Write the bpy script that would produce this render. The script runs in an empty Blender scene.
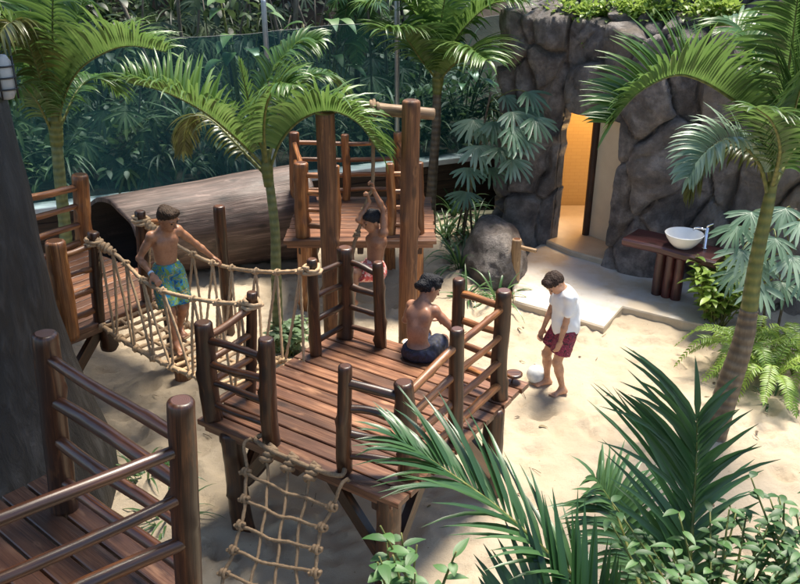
import bpy, math, random
import numpy as np
from mathutils import Vector as V, Matrix, noise as mn
random.seed(7)
PI = math.pi
SC = bpy.context.scene
COL = SC.collection
# ------------------------------------------------------------------ camera geometry (survey of the photograph)
F_, TH, CH = 835.0, math.radians(24.1), 4.4
cT, sT = math.cos(TH), math.sin(TH)
def _ray(px, py):
    a = (px - 400) / F_; b = (292 - py) / F_
    return V((a, cT + b * sT, -sT + b * cT))
def gz(px, py, z=0.0):            # world point seen at a photo pixel on the level z
    d = _ray(px, py); return V((0, 0, CH)) + d * ((z - CH) / d.z)
def at(px, py, Y):                # world point seen at a photo pixel at distance Y
    d = _ray(px, py); return V((0, 0, CH)) + d * (Y / d.y)
cam = bpy.data.cameras.new('camera'); cam.lens = 36 * F_ / 800; cam.sensor_width = 36; cam.clip_end = 900; cam.clip_start = .05
co = bpy.data.objects.new('camera', cam); COL.objects.link(co)
co.location = (0, 0, CH); co.rotation_euler = (PI / 2 - TH, 0, 0); SC.camera = co
# ------------------------------------------------------------------ materials
def newmat(name):
    m = bpy.data.materials.new(name); m.use_nodes = True
    nt = m.node_tree; b = nt.nodes['Principled BSDF']
    return m, nt, b
def N(nt, t, ins=None, **kw):
    n = nt.nodes.new(t)
    for k, v in kw.items(): setattr(n, k, v)
    for k, v in (ins or {}).items():
        if hasattr(v, 'is_output'): nt.links.new(v, n.inputs[k])
        else: n.inputs[k].default_value = v
    return n
def C4(c): return (c[0], c[1], c[2], 1)
def ramp(nt, fac, stops):
    r = N(nt, 'ShaderNodeValToRGB', {'Fac': fac}); e = r.color_ramp.elements
    while len(e) < len(stops): e.new(.5)
    for k, (p, c) in enumerate(stops): e[k].position = p; e[k].color = C4(c)
    return r.outputs['Color']
def mapping(nt, vec, scale, loc=(0, 0, 0)):
    return N(nt, 'ShaderNodeMapping', {'Vector': vec, 'Scale': scale, 'Location': loc}).outputs[0]
def noise_(nt, vec, scale, detail=4, rough=.55, dist=0):
    return N(nt, 'ShaderNodeTexNoise', {'Vector': vec, 'Scale': scale, 'Detail': detail, 'Roughness': rough, 'Distortion': dist}).outputs['Fac']
def mixc(nt, fac, a, b, blend='MIX'):
    n = nt.nodes.new('ShaderNodeMix'); n.data_type = 'RGBA'; n.blend_type = blend
    for k, v in ((0, fac), (6, a), (7, b)):
        if hasattr(v, 'is_output'): nt.links.new(v, n.inputs[k])
        else: n.inputs[k].default_value = C4(v) if k else v
    return n.outputs[2]
def bump(nt, b, h, strength=.3, dist=.01):
    n = N(nt, 'ShaderNodeBump', {'Height': h, 'Strength': strength, 'Distance': dist})
    nt.links.new(n.outputs[0], b.inputs['Normal'])
def mth(nt, op, a, b=0.0, c=None):
    n = nt.nodes.new('ShaderNodeMath'); n.operation = op
    for k, v in ((0, a), (1, b), (2, c)):
        if v is None: continue
        if hasattr(v, 'is_output'): nt.links.new(v, n.inputs[k])
        else: n.inputs[k].default_value = v
    return n.outputs[0]
def uvv(nt): return N(nt, 'ShaderNodeUVMap').outputs[0]
def objv(nt): return N(nt, 'ShaderNodeTexCoord').outputs['Object']
def tintv(nt): return N(nt, 'ShaderNodeAttribute', attribute_name='tint').outputs['Fac']
def wood(name, dark, mid, light, rough=.33, coat=.25, sc=1.0, bstr=.35):
    m, nt, b = newmat(name); uv = uvv(nt)
    g = noise_(nt, mapping(nt, uv, (46 * sc, 2.4 * sc, 1)), 1, 6, .62, .6)
    g2 = noise_(nt, mapping(nt, uv, (7, 1.3, 1)), 1, 3, .5)
    c = ramp(nt, g, [(.27, dark), (.52, mid), (.78, light)])
    c = mixc(nt, ramp(nt, g2, [(.42, (0, 0, 0)), (.62, (.75, .75, .75))]), c, dark)
    g3 = noise_(nt, mapping(nt, uv, (120, 1.1, 1), (3, 1, 0)), 1, 3, .6)
    c = mixc(nt, ramp(nt, g3, [(.58, (0, 0, 0)), (.68, (.8, .8, .8))]), c, tuple(x * .3 for x in dark))
    g4 = noise_(nt, mapping(nt, uv, (9, 2.2, 1), (7, 3, 0)), 1, 4, .6)
    c = mixc(nt, ramp(nt, g4, [(.60, (0, 0, 0)), (.72, (.6, .6, .6))]), c, tuple(min(1, x * 1.25) for x in light))
    kn = N(nt, 'ShaderNodeTexVoronoi', {'Vector': mapping(nt, uv, (6, 2.6, 1)), 'Scale': 1.0}).outputs['Distance']
    kf = ramp(nt, kn, [(.0, (1, 1, 1)), (.12, (.8, .8, .8)), (.24, (0, 0, 0))])
    c = mixc(nt, mth(nt, 'MULTIPLY', kf, .8), c, tuple(x * .35 for x in dark))
    hs = N(nt, 'ShaderNodeHueSaturation', {'Hue': .5, 'Saturation': 1.0, 'Fac': 1.0, 'Color': c})
    nt.links.new(mth(nt, 'MULTIPLY_ADD', tintv(nt), .9, .55), hs.inputs['Value'])
    nt.links.new(hs.outputs[0], b.inputs['Base Color'])
    nt.links.new(mth(nt, 'ADD', mth(nt, 'MULTIPLY_ADD', g, .3, rough - .08), mth(nt, 'MULTIPLY', g2, .22)), b.inputs['Roughness'])
    b.inputs['Coat Weight'].default_value = coat * .6; b.inputs['Coat Roughness'].default_value = .25
    bump(nt, b, mth(nt, 'ADD', g, mth(nt, 'MULTIPLY', g3, .6)), bstr * 1.6, .008)
    return m
M = {}
M['post'] = wood('varnished_post_wood', (.010, .0032, .0012), (.060, .019, .0055), (.20, .076, .023), .24, .4, 1.0, .16)
M['rail'] = wood('varnished_rail_wood', (.07, .021, .006), (.29, .105, .028), (.56, .26, .08), .26, .35)
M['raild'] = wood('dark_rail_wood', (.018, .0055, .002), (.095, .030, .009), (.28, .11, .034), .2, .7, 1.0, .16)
M['frame'] = wood('raw_frame_wood', (.06, .024, .010), (.20, .082, .030), (.36, .17, .068), .48, .08, .8, .6)
M['plank'] = wood('deck_plank_wood', (.070, .027, .013), (.20, .085, .042), (.37, .19, .10), .25, .3, .7, .3)
M['darkwood'] = wood('dark_beam_wood', (.02, .008, .004), (.05, .019, .009), (.09, .036, .018), .45, .1)
M['bench'] = wood('bench_wood', (.03, .007, .007), (.085, .02, .018), (.14, .04, .035), .25, .4, .5)
M['pale'] = wood('pale_pole_wood', (.14, .08, .04), (.30, .19, .095), (.46, .33, .19), .5, .1)
M['wall'] = wood('dark_wall_boards', (.018, .009, .005), (.045, .022, .012), (.08, .042, .024), .6, 0, .5)
M['log'] = wood('weathered_log_wood', (.035, .021, .016), (.115, .074, .06), (.27, .195, .165), .4, .2, .55, .7)
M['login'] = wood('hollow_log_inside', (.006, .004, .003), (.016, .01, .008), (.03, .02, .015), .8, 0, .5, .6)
def endgrain():
    m, nt, b = newmat('cut_end_grain'); uv = uvv(nt)
    w = N(nt, 'ShaderNodeTexWave', {'Vector': uv, 'Scale': 26.0, 'Distortion': 2.5, 'Detail': 3}, wave_type='RINGS', rings_direction='Z').outputs['Fac']
    c = ramp(nt, w, [(0, (.07, .026, .012)), (1, (.15, .065, .033))])
    nt.links.new(c, b.inputs['Base Color']); b.inputs['Roughness'].default_value = .3; b.inputs['Coat Weight'].default_value = .3
    bump(nt, b, w, .15, .003); return m
M['end'] = endgrain()
def ropem(name, c0, c1):
    m, nt, b = newmat(name); o = objv(nt)
    n = noise_(nt, o, 60, 4, .7); n2 = noise_(nt, o, 5, 2)
    c = mixc(nt, n2, ramp(nt, n, [(.3, c0), (.7, c1)]), c0)
    nt.links.new(c, b.inputs['Base Color']); b.inputs['Roughness'].default_value = .85
    bump(nt, b, n, .6, .004); return m
M['rope'] = ropem('pale_hemp_rope', (.42, .275, .15), (.68, .49, .30))
M['netrope'] = ropem('brown_hemp_rope', (.16, .105, .06), (.40, .28, .165))
def leafm(name, dark, mid, light, rough=.32, trans=.28):
    m, nt, b = newmat(name); t = tintv(nt)
    c = ramp(nt, t, [(0, dark), (.5, mid), (1, light)])
    st = noise_(nt, mapping(nt, uvv(nt), (22, 1.5, 1)), 1, 3)
    c = mixc(nt, mth(nt, 'MULTIPLY', st, .45), c, tuple(x * .55 for x in mid))
    nt.links.new(c, b.inputs['Base Color']); b.inputs['Roughness'].default_value = rough
    b.inputs['Specular IOR Level'].default_value = .6
    bump(nt, b, st, .25, .004)
    tr = N(nt, 'ShaderNodeBsdfTranslucent', {'Color': mixc(nt, .5, c, light)})
    mx = N(nt, 'ShaderNodeMixShader', {0: trans, 1: b.outputs[0], 2: tr.outputs[0]})
    nt.links.new(mx.outputs[0], nt.nodes['Material Output'].inputs[0]); return m
M['palm'] = leafm('palm_leaf', (.02, .06, .014), (.07, .165, .028), (.22, .34, .09), .36, .34)
M['palmd'] = leafm('dark_palm_leaf', (.010, .036, .012), (.03, .09, .026), (.10, .20, .07), .36, .25)
M['yellow'] = leafm('yellowing_palm_leaf', (.03, .05, .012), (.085, .105, .022), (.24, .24, .07))
M['fan'] = leafm('fan_palm_leaf', (.05, .11, .065), (.14, .25, .16), (.34, .46, .34), .36, .3)
M['strap'] = leafm('strap_leaf', (.025, .07, .02), (.06, .14, .045), (.15, .25, .09), .34, .25)
M['lime'] = leafm('lime_leaf', (.07, .15, .022), (.20, .34, .05), (.38, .5, .11), .42, .4)
M['pale_leaf'] = leafm('pale_green_leaf', (.08, .15, .07), (.2, .31, .15), (.36, .46, .27), .4, .3)
M['oval'] = leafm('oval_leaf', (.015, .05, .014), (.038, .11, .028), (.10, .22, .06), .5, .35)
M['jungle'] = leafm('undergrowth_leaf', (.007, .02, .008), (.032, .07, .024), (.15, .22, .09), .5, .25)
M['litter'] = leafm('dry_leaf', (.05, .032, .015), (.12, .075, .035), (.2, .16, .06), .7, .1)
M['crown'] = leafm('tree_crown_leaf', (.015, .04, .015), (.035, .08, .025), (.07, .13, .04), .4, .25)
def barkm(name, stops, scale, bs=.5, stretch=(1, 1, .25)):
    m, nt, b = newmat(name); o = objv(nt)
    n = noise_(nt, mapping(nt, o, stretch), scale, 8, .65, .5); n2 = noise_(nt, o, scale * .18, 3)
    c = ramp(nt, mth(nt, 'ADD', mth(nt, 'MULTIPLY', n, .7), mth(nt, 'MULTIPLY', n2, .3)), stops)
    nt.links.new(c, b.inputs['Base Color']); b.inputs['Roughness'].default_value = .62
    bump(nt, b, n, bs, .05); return m
M['stem'] = barkm('pale_stem_bark', [(.3, (.05, .042, .03)), (.5, (.13, .11, .08)), (.7, (.24, .2, .15))], 20)
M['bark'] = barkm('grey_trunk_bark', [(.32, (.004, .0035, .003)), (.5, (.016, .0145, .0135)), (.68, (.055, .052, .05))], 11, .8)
def palmtrunk(name, stops):
    m, nt, b = newmat(name); uv = uvv(nt); o = objv(nt)
    w = N(nt, 'ShaderNodeTexWave', {'Vector': uv, 'Scale': 3.6, 'Distortion': 1.2, 'Detail': 2}, bands_direction='Y').outputs['Fac']
    n = noise_(nt, mapping(nt, uv, (14, 5, 1)), 1, 5, .6)
    c = ramp(nt, mth(nt, 'ADD', mth(nt, 'MULTIPLY', w, .18), mth(nt, 'MULTIPLY', n, .82)), stops)
    nt.links.new(c, b.inputs['Base Color']); b.inputs['Roughness'].default_value = .55
    bump(nt, b, w, .5, .012); return m
M['ptrunk'] = palmtrunk('ringed_palm_trunk', [(.2, (.035, .025, .016)), (.5, (.10, .075, .048)), (.8, (.21, .17, .115))])
M['pgreen'] = palmtrunk('green_palm_trunk', [(.2, (.06, .075, .024)), (.5, (.135, .155, .055)), (.8, (.25, .26, .11))])
M['shaft'] = palmtrunk('palm_crownshaft', [(.2, (.055, .06, .014)), (.5, (.115, .13, .026)), (.8, (.23, .21, .055))])
def sandm():
    m, nt, b = newmat('beige_sand'); o = objv(nt)
    n = noise_(nt, o, 1.1, 5, .6); f = noise_(nt, o, 160, 3, .7); md = noise_(nt, o, 14, 5, .6)
    c = ramp(nt, n, [(.3, (.44, .355, .25)), (.7, (.57, .48, .36))])
    c = mixc(nt, mth(nt, 'MULTIPLY', f, .35), c, (.36, .28, .19))
    sp = N(nt, 'ShaderNodeTexVoronoi', {'Vector': o, 'Scale': 9.0, 'Randomness': 1.0}).outputs['Distance']
    c = mixc(nt, ramp(nt, sp, [(.03, (.75, .75, .75)), (.07, (0, 0, 0))]), c, (.19, .125, .07))
    nt.links.new(c, b.inputs['Base Color']); b.inputs['Roughness'].default_value = .95; b.inputs['Specular IOR Level'].default_value = .2
    h = mth(nt, 'ADD', mth(nt, 'MULTIPLY', md, .8), mth(nt, 'MULTIPLY', f, .35))
    bump(nt, b, h, .8, .035); return m
M['sand'] = sandm()
def simple(name, c0, c1, scale=8, rough=.8, bs=.2, dist=.01, metal=0, detail=5, spec=.5):
    m, nt, b = newmat(name); o = objv(nt); n = noise_(nt, o, scale, detail, .6)
    nt.links.new(ramp(nt, n, [(.3, c0), (.7, c1)]), b.inputs['Base Color'])
    b.inputs['Roughness'].default_value = rough; b.inputs['Metallic'].default_value = metal; b.inputs['Specular IOR Level'].default_value = spec
    if bs: bump(nt, b, n, bs, dist)
    return m
M['soil'] = simple('dark_soil', (.018, .013, .008), (.05, .036, .022), 3, .95, .6, .05)
M['slab'] = simple('pale_paving', (.50, .46, .41), (.60, .56, .50), 2.2, .6, .1, .004)
def sandy_slab():
    m, nt, b = newmat('sandy_slab'); o = objv(nt)
    c = ramp(nt, noise_(nt, o, 2.2, 5, .6), [(.3, (.50, .46, .41)), (.7, (.60, .56, .50))])
    w = ramp(nt, noise_(nt, o, 1.6, 8, .68), [(.47, (0, 0, 0)), (.60, (.85, .85, .85))])
    c = mixc(nt, w, c, (.50, .41, .29))
    d = ramp(nt, noise_(nt, o, 5, 6, .7), [(.58, (0, 0, 0)), (.75, (.45, .45, .45))]); c = mixc(nt, d, c, (.30, .26, .21))
    nt.links.new(c, b.inputs['Base Color']); b.inputs['Roughness'].default_value = .65
    bump(nt, b, noise_(nt, o, 60, 4, .7), .25, .004); return m
M['slab'] = sandy_slab()
M['kerb'] = simple('sandy_kerb', (.42, .35, .26), (.54, .46, .35), 5, .8, .2, .006)
M['coping'] = simple('pale_coping', (.42, .44, .45), (.58, .60, .61), 5, .6, .15)
M['metal'] = simple('grey_metal', (.33, .36, .38), (.42, .45, .47), 20, .4, 0, metal=.6)
M['cable'] = simple('dull_cable', (.10, .12, .12), (.16, .18, .18), 20, .6, 0)
M['chrome'] = simple('chrome', (.75, .76, .78), (.8, .8, .82), 5, .12, 0, metal=1)
M['ceramic'] = simple('white_ceramic', (.78, .78, .76), (.82, .82, .80), 3, .12, 0)
M['white'] = simple('cream_plaster', (.60, .52, .38), (.68, .60, .45), 3, .7, .08)
M['floorin'] = simple('sandy_inside_floor', (.44, .35, .24), (.54, .44, .31), 4, .5, .05)
M['lampglass'] = simple('frosted_glass', (.30, .29, .27), (.42, .41, .38), 6, .4, 0)
M['black'] = simple('black_metal', (.012, .012, .013), (.02, .02, .02), 20, .5, .1)
M['ballw'] = simple('white_ball', (.42, .44, .45), (.68, .69, .68), 14, .45, .1)
def rockm():
    m, nt, b = newmat('carved_rock'); o = objv(nt)
    n = noise_(nt, o, 3.1, 10, .72, .15); n2 = noise_(nt, o, .55, 3); f = noise_(nt, o, 34, 8, .75)
    t = tintv(nt)
    a = ramp(nt, n, [(.28, (.022, .019, .018)), (.48, (.13, .112, .106)), (.70, (.40, .36, .335))])
    w = ramp(nt, n, [(.28, (.10, .08, .062)), (.5, (.25, .205, .165)), (.72, (.40, .345, .28))])
    c = mixc(nt, t, a, w)
    st = ramp(nt, noise_(nt, mapping(nt, o, (1.3, 1.3, .5)), 1.6, 5, .6), [(.55, (0, 0, 0)), (.72, (.6, .6, .6))])
    c = mixc(nt, st, c, (.24, .18, .12))
    gm = ramp(nt, noise_(nt, mapping(nt, o, (1, 1, .4), (5, 2, 0)), 2.2, 6, .65), [(.6, (0, 0, 0)), (.75, (.55, .55, .55))])
    c = mixc(nt, gm, c, (.055, .055, .05))
    nt.links.new(c, b.inputs['Base Color']); b.inputs['Roughness'].default_value = .42
    bump(nt, b, mth(nt, 'ADD', mth(nt, 'MULTIPLY', f, .8), n), 1.0, .05); return m
M['rock'] = rockm()
def tilem():
    m, nt, b = newmat('ochre_tile'); uv = uvv(nt)
    br = N(nt, 'ShaderNodeTexBrick', {'Vector': uv, 'Scale': 1.0, 'Color1': C4((.40, .27, .115)), 'Color2': C4((.42, .29, .125)), 'Mortar': C4((.36, .24, .10)), 'Mortar Size': .004, 'Brick Width': .16, 'Row Height': .055})
    nt.links.new(br.outputs[0], b.inputs['Base Color']); b.inputs['Roughness'].default_value = .4
    bump(nt, b, br.outputs['Fac'], -.3, .004); return m
M['tile'] = tilem()
def netm():
    m, nt, b = newmat('green_shade_netting'); uv = uvv(nt)
    s = mapping(nt, uv, (70, 70, 1))
    n = noise_(nt, mapping(nt, uv, (1.2, .5, 1)), 1.0, 4, .6)
    v = noise_(nt, mapping(nt, uv, (60, 1.5, 1)), 1.0, 2)
    c = ramp(nt, n, [(.3, (.008, .075, .085)), (.7, (.03, .15, .155))])
    nt.links.new(c, b.inputs['Base Color']); b.inputs['Roughness'].default_value = .5
    tr = N(nt, 'ShaderNodeBsdfTransparent', {'Color': (.66, .86, .88, 1)})
    f = mth(nt, 'MULTIPLY_ADD', v, .30, .19)
    f = mth(nt, 'ADD', f, mth(nt, 'MULTIPLY', n, .12))
    mx = N(nt, 'ShaderNodeMixShader', {0: f, 1: tr.outputs[0], 2: b.outputs[0]})
    nt.links.new(mx.outputs[0], nt.nodes['Material Output'].inputs[0]); return m
M['net'] = netm()
def skinm(name, c):
    m, nt, b = newmat(name); o = objv(nt); n = mth(nt, 'ADD', mth(nt, 'MULTIPLY', noise_(nt, o, 7, 5, .65), .65), mth(nt, 'MULTIPLY', noise_(nt, o, 45, 4, .7), .35))
    nt.links.new(ramp(nt, n, [(.34, (c[0] * .68, c[1] * .62, c[2] * .58)), (.5, c), (.66, tuple(min(1, x * 1.22) for x in c))]), b.inputs['Base Color'])
    b.inputs['Roughness'].default_value = .45; b.inputs['Subsurface Weight'].default_value = .12
    b.inputs['Subsurface Radius'].default_value = (.02, .008, .004); b.inputs['Subsurface Scale'].default_value = .4
    return m
def hairm(name, c0, c1):
    m, nt, b = newmat(name); o = objv(nt); n = noise_(nt, mapping(nt, o, (1, 1, .35)), 130, 3, .6)
    nt.links.new(ramp(nt, n, [(.35, c0), (.65, c1)]), b.inputs['Base Color']); b.inputs['Roughness'].default_value = .6; b.inputs['Specular IOR Level'].default_value = .25
    bump(nt, b, n, .9, .008); return m
def printm(name, stops, scale=16, rough=.7):
    m, nt, b = newmat(name); o = objv(nt)
    w = N(nt, 'ShaderNodeTexVoronoi', {'Vector': mapping(nt, o, (1, 1, .8)), 'Scale': scale, 'Randomness': 1.0})
    n = noise_(nt, o, scale * 1.3, 4, .6, 1.5)
    r = ramp(nt, n, stops)
    nt.nodes[-1].color_ramp.interpolation = 'CONSTANT'
    nt.links.new(r, b.inputs['Base Color']); b.inputs['Roughness'].default_value = rough
    bump(nt, b, noise_(nt, o, 14, 3), .5, .015); return m
M['floral'] = printm('floral_swim_shorts', [(0, (.01, .08, .22)), (.40, (.02, .22, .36)), (.46, (.16, .26, .03)), (.53, (.015, .14, .28)), (.58, (.40, .36, .10)), (.65, (.02, .09, .06))], 8)
M['redfloral'] = printm('red_flowered_shorts', [(0, (.5, .06, .06)), (.48, (.62, .16, .13)), (.53, (.72, .55, .48)), (.6, (.5, .05, .06))], 12)
M['redplaid'] = printm('dark_red_shorts', [(0, (.05, .01, .018)), (.44, (.30, .02, .06)), (.50, (.07, .012, .03)), (.55, (.36, .05, .10)), (.6, (.05, .01, .03))], 12)
M['navy'] = printm('navy_shorts', [(0, (.006, .008, .018)), (.5, (.012, .018, .05)), (.6, (.010, .016, .045))], 10)
M['shirt'] = simple('white_cotton', (.72, .74, .78), (.80, .82, .84), 7, .85, .35, .02)
M['eye'] = simple('dark_eye', (.01, .008, .006), (.02, .015, .01), 5, .15, 0)
M['lip'] = simple('lip', (.25, .09, .07), (.30, .11, .085), 5, .5, 0)
M['band'] = simple('pale_blue_band', (.35, .55, .7), (.5, .65, .8), 30, .6, .1)
# ------------------------------------------------------------------ object helpers
def tag(o, label=None, cat=None, group=None, kind=None):
    if label: o['label'] = label
    if cat: o['category'] = cat
    if group: o['group'] = group
    if kind: o['kind'] = kind
    return o
def thing(name, label, cat, loc=(0, 0, 0), group=None):
    o = bpy.data.objects.new(name, None); COL.objects.link(o); o.location = loc; o.empty_display_size = .2
    return tag(o, label, cat, group)
class MB:
    def __init__(s): s.v = []; s.f = []; s.uv = []; s.mi = []; s.sm = []; s.t = []; s.tint = .5
    def vert(s, p): s.v.append((p[0], p[1], p[2])); s.t.append(s.tint); return len(s.v) - 1
    def face(s, idx, uv=None, m=0, smooth=True):
        s.f.append(tuple(idx)); s.uv.append(uv or [(0, 0)] * len(idx)); s.mi.append(m); s.sm.append(smooth)
    def build(s, name, mats, parent=None):
        me = bpy.data.meshes.new(name)
        off = V((0, 0, 0))
        vs = s.v
        if parent is not None:
            pl = world_loc(parent)
            vs = [(a - pl.x, b - pl.y, c - pl.z) for a, b, c in s.v]
        me.from_pydata(vs, [], s.f)
        l = me.uv_layers.new(name='UVMap')
        flat = [c for f in s.uv for p in f for c in p]
        l.data.foreach_set('uv', flat)
        me.polygons.foreach_set('material_index', s.mi); me.polygons.foreach_set('use_smooth', s.sm)
        a = me.attributes.new('tint', 'FLOAT', 'POINT'); a.data.foreach_set('value', s.t)
        for m in (mats if isinstance(mats, (list, tuple)) else [mats]): me.materials.append(m)
        me.update()
        o = bpy.data.objects.new(name, me); COL.objects.link(o)
        if parent is not None: o.parent = parent
        return o
def world_loc(o):
    p = V(o.location)
    while o.parent: o = o.parent; p += V(o.location)
    return p
def frame_of(T, ref=None):
    T = T.normalized(); r = ref or (V((0, 0, 1)) if abs(T.z) < .9 else V((1, 0, 0)))
    a = T.cross(r).normalized(); b = T.cross(a).normalized()
    return a, b
def tube(mb, pts, rad, n=10, m=0, ends=('flat', 'flat'), endm=None, rf=None, useed=0.0):
    pts = [V(p) for p in pts]; k = len(pts)
    rad = list(rad) if isinstance(rad, (list, tuple)) else [rad] * k
    if ends[1] == 'round':
        T = (pts[-1] - pts[-2]).normalized(); r = rad[-1]
        pts += [pts[-1] + T * r * .16, pts[-1] + T * r * .26]; rad += [r * .90, r * .70]
    if ends[0] == 'round':
        T = (pts[0] - pts[1]).normalized(); r = rad[0]
        pts = [pts[0] + T * r * .26, pts[0] + T * r * .16] + pts; rad = [r * .70, r * .90] + rad
    k = len(pts); a = None; rings = []; s = 0; ss = []
    for i in range(k):
        T = (pts[min(i + 1, k - 1)] - pts[max(i - 1, 0)]).normalized()
        if a is None: a, b = frame_of(T)
        else:
            a = (a - T * a.dot(T)).normalized(); b = T.cross(a)
        if i: s += (pts[i] - pts[i - 1]).length
        ss.append(s); ring = []
        for j in range(n):
            th = 2 * PI * j / n
            r = rad[i] * (rf(th, s) if rf else 1)
            ring.append(mb.vert(pts[i] + a * (math.cos(th) * r) + b * (math.sin(th) * r)))
        rings.append(ring)
    ra = sum(rad) / k; per = 2 * PI * ra / n
    for i in range(k - 1):
        for j in range(n):
            j2 = (j + 1) % n
            mb.face((rings[i][j], rings[i][j2], rings[i + 1][j2], rings[i + 1][j]),
                    [(useed + per * j, useed * 3 + ss[i]), (useed + per * (j + 1), useed * 3 + ss[i]), (useed + per * (j + 1), useed * 3 + ss[i + 1]), (useed + per * j, useed * 3 + ss[i + 1])], m)
    em = m if endm is None else endm
    for e, ring, fl in ((ends[0], rings[0], True), (ends[1], rings[-1], False)):
        if e == 'open': continue
        idx = ring if not fl else ring[::-1]
        uv = [(math.cos(2 * PI * q / n) * ra, math.sin(2 * PI * q / n) * ra) for q in range(n)]
        mb.face(idx, uv if not fl else uv[::-1], em, False)
def lognoise(seed, amp=.09, knots=2, length=1.0):
    rnd = random.Random(seed); ks = [(rnd.uniform(0, 2 * PI), rnd.uniform(.12, .85) * length, rnd.uniform(.18, .42)) for _ in range(knots)]
    def f(th, s):
        v = 1 + amp * mn.noise(V((math.cos(th) * 1.1 + seed * 7.3, math.sin(th) * 1.1, s * 3.2))) + amp * .5 * mn.noise(V((math.cos(th) * 2.5, math.sin(th) * 2.5 + seed, s * 9)))
        for a, h, g in ks:
            d = math.atan2(math.sin(th - a), math.cos(th - a))
            v += g * math.exp(-(d / .42) ** 2 - ((s - h) / .035) ** 2)
        return v
    return f
def pole(mb, p0, p1, r0, r1=None, seed=1, bend=0.0, amp=.09, knots=2, n=14, m=0, endm=None, ends=('flat', 'round'), sag=0.0):
    p0 = V(p0); p1 = V(p1); r1 = r0 if r1 is None else r1; L = (p1 - p0).length
    k = max(4, int(L / .045)); a, b = frame_of(p1 - p0); rnd = random.Random(seed * 13 + 5); ph = rnd.uniform(0, 6.28)
    pts = []; rad = []
    for i in range(k + 1):
        t = i / k; w = math.sin(PI * t)
        pts.append(p0.lerp(p1, t) + (a * math.cos(ph) + b * math.sin(ph)) * (bend * w + bend * .5 * math.sin(2 * PI * t)) + V((0, 0, sag * w)))
        rad.append(r0 + (r1 - r0) * t)
    mb.tint = rnd.uniform(.3, .7)
    tube(mb, pts, rad, n, m, ends, endm, lognoise(seed, amp, knots, L), useed=rnd.uniform(0, 9))
def plank(mb, c, ax, ay, az, hx, hy, hz, ch=.006, m=0, tint=.5, wob=0.0):   # board along ax, width ay, thickness az
    mb.tint = tint; u0 = random.uniform(0, 9)
    sec = [(-hy + ch, hz), (hy - ch, hz), (hy, hz - ch), (hy, -hz), (-hy, -hz), (-hy, hz - ch)]
    rings = []
    for i in range(2):
        e = (-hx, hx)[i]
        rings.append([mb.vert(c + ax * e + ay * y + az * (z + wob * (1 if (i + (y > 0)) % 2 else -1))) for y, z in sec])
    k = len(sec); acc = 0
    for j in range(k):
        j2 = (j + 1) % k; d = math.dist(sec[j], sec[j2])
        mb.face((rings[0][j], rings[0][j2], rings[1][j2], rings[1][j]), [(u0 + acc, u0), (u0 + acc + d, u0), (u0 + acc + d, u0 + 2 * hx), (u0 + acc, u0 + 2 * hx)], m, False)
        acc += d
    uv = [(u0 + y, u0 + z) for y, z in sec]
    mb.face(rings[0][::-1], uv[::-1], m, False); mb.face(rings[1], uv, m, False)
def boxm(mb, c, hx, hy, hz, ax=V((1, 0, 0)), ay=V((0, 1, 0)), az=V((0, 0, 1)), ch=.005, m=0, tint=.5):
    plank(mb, V(c), ax, ay, az, hx, hy, hz, ch, m, tint)
def spline(ctrl, n):
    c = [V(p) for p in ctrl]; c = [c[0] * 2 - c[1]] + c + [c[-1] * 2 - c[-2]]; out = []; k = len(c) - 3
    for i in range(n + 1):
        t = i / n * k; j = min(int(t), k - 1); t -= j; a, b, d, e = c[j:j + 4]
        out.append(.5 * ((2 * b) + (d - a) * t + (2 * a - 5 * b + 4 * d - e) * t * t + (3 * b - a - 3 * d + e) * t ** 3))
    return out
def rope(mb, ctrl, r, n=8, straight=False, pitch=None, m=0, sub=None):
    L = sum((V(ctrl[i + 1]) - V(ctrl[i])).length for i in range(len(ctrl) - 1)); pitch = pitch or r * 7
    k = sub or max(4, int(L / (pitch / 5))); pts = spline(ctrl, k)
    tube(mb, pts, r, n, m, rf=lambda th, s: 1 + .17 * math.cos(3 * th + 2 * PI * s / pitch))
def knot(mb, p, axis, R, r, turns=2.5, seed=0):
    a, b = frame_of(V(axis)); T = V(axis).normalized(); rnd = random.Random(seed); pts = []
    k = int(turns * 9)
    for i in range(k + 1):
        th = 2 * PI * i / 9; q = i / k - .5
        RR = R * (1 + .25 * math.sin(i * 1.7 + seed))
        pts.append(V(p) + a * math.cos(th) * RR + b * math.sin(th) * RR + T * q * r * 2 * turns * .9)
    tube(mb, pts, r, 7, 0, ('round', 'round'))
def blade(mb, p, d, up, L, W, droop=.5, n=4, fold=.25, prof=None, twist=0.0, curl=0.0, tint=None, m=0):
    if tint is not None: mb.tint = min(1, max(0, tint))
    p = V(p); d = V(d).normalized(); up = V(up); side = d.cross(up)
    if side.length < 1e-4: side = d.cross(V((1, .2, 0)))
    side.normalize(); prev = None; u0 = random.uniform(0, 5)
    for i in range(n + 1):
        t = i / n
        w = W * (prof(t) if prof else math.sin(PI * (.08 + .92 * t) ** .62) ** .8 if t < 1 else .02)
        w = max(w, W * .03); nrm = side.cross(d).normalized()
        if nrm.dot(up) < 0: nrm = -nrm
        a = mb.vert(p + side * w + nrm * (fold * w)); b = mb.vert(p); c = mb.vert(p - side * w + nrm * (fold * w))
        if prev:
            q = (i - 1) / n; e = .1
            mb.face((prev[0], prev[1], b, a), [(u0 + e, q * L), (u0, q * L), (u0, t * L), (u0 + e, t * L)], m)
            mb.face((prev[1], prev[2], c, b), [(u0, q * L), (u0 - e, q * L), (u0 - e, t * L), (u0, t * L)], m)
        prev = (a, b, c)
        p = p + d * (L / n); d = (d + V((0, 0, -droop / n)) + side * (curl / n)).normalized()
        side = (side + up * twist / n); side = (side - d * side.dot(d)).normalized(); up = side.cross(d) if side.cross(d).dot(up) > 0 else d.cross(side)
lance = lambda t: min(1, t * 5 + .35) * (1 - t ** 2.2) ** .9
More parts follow.
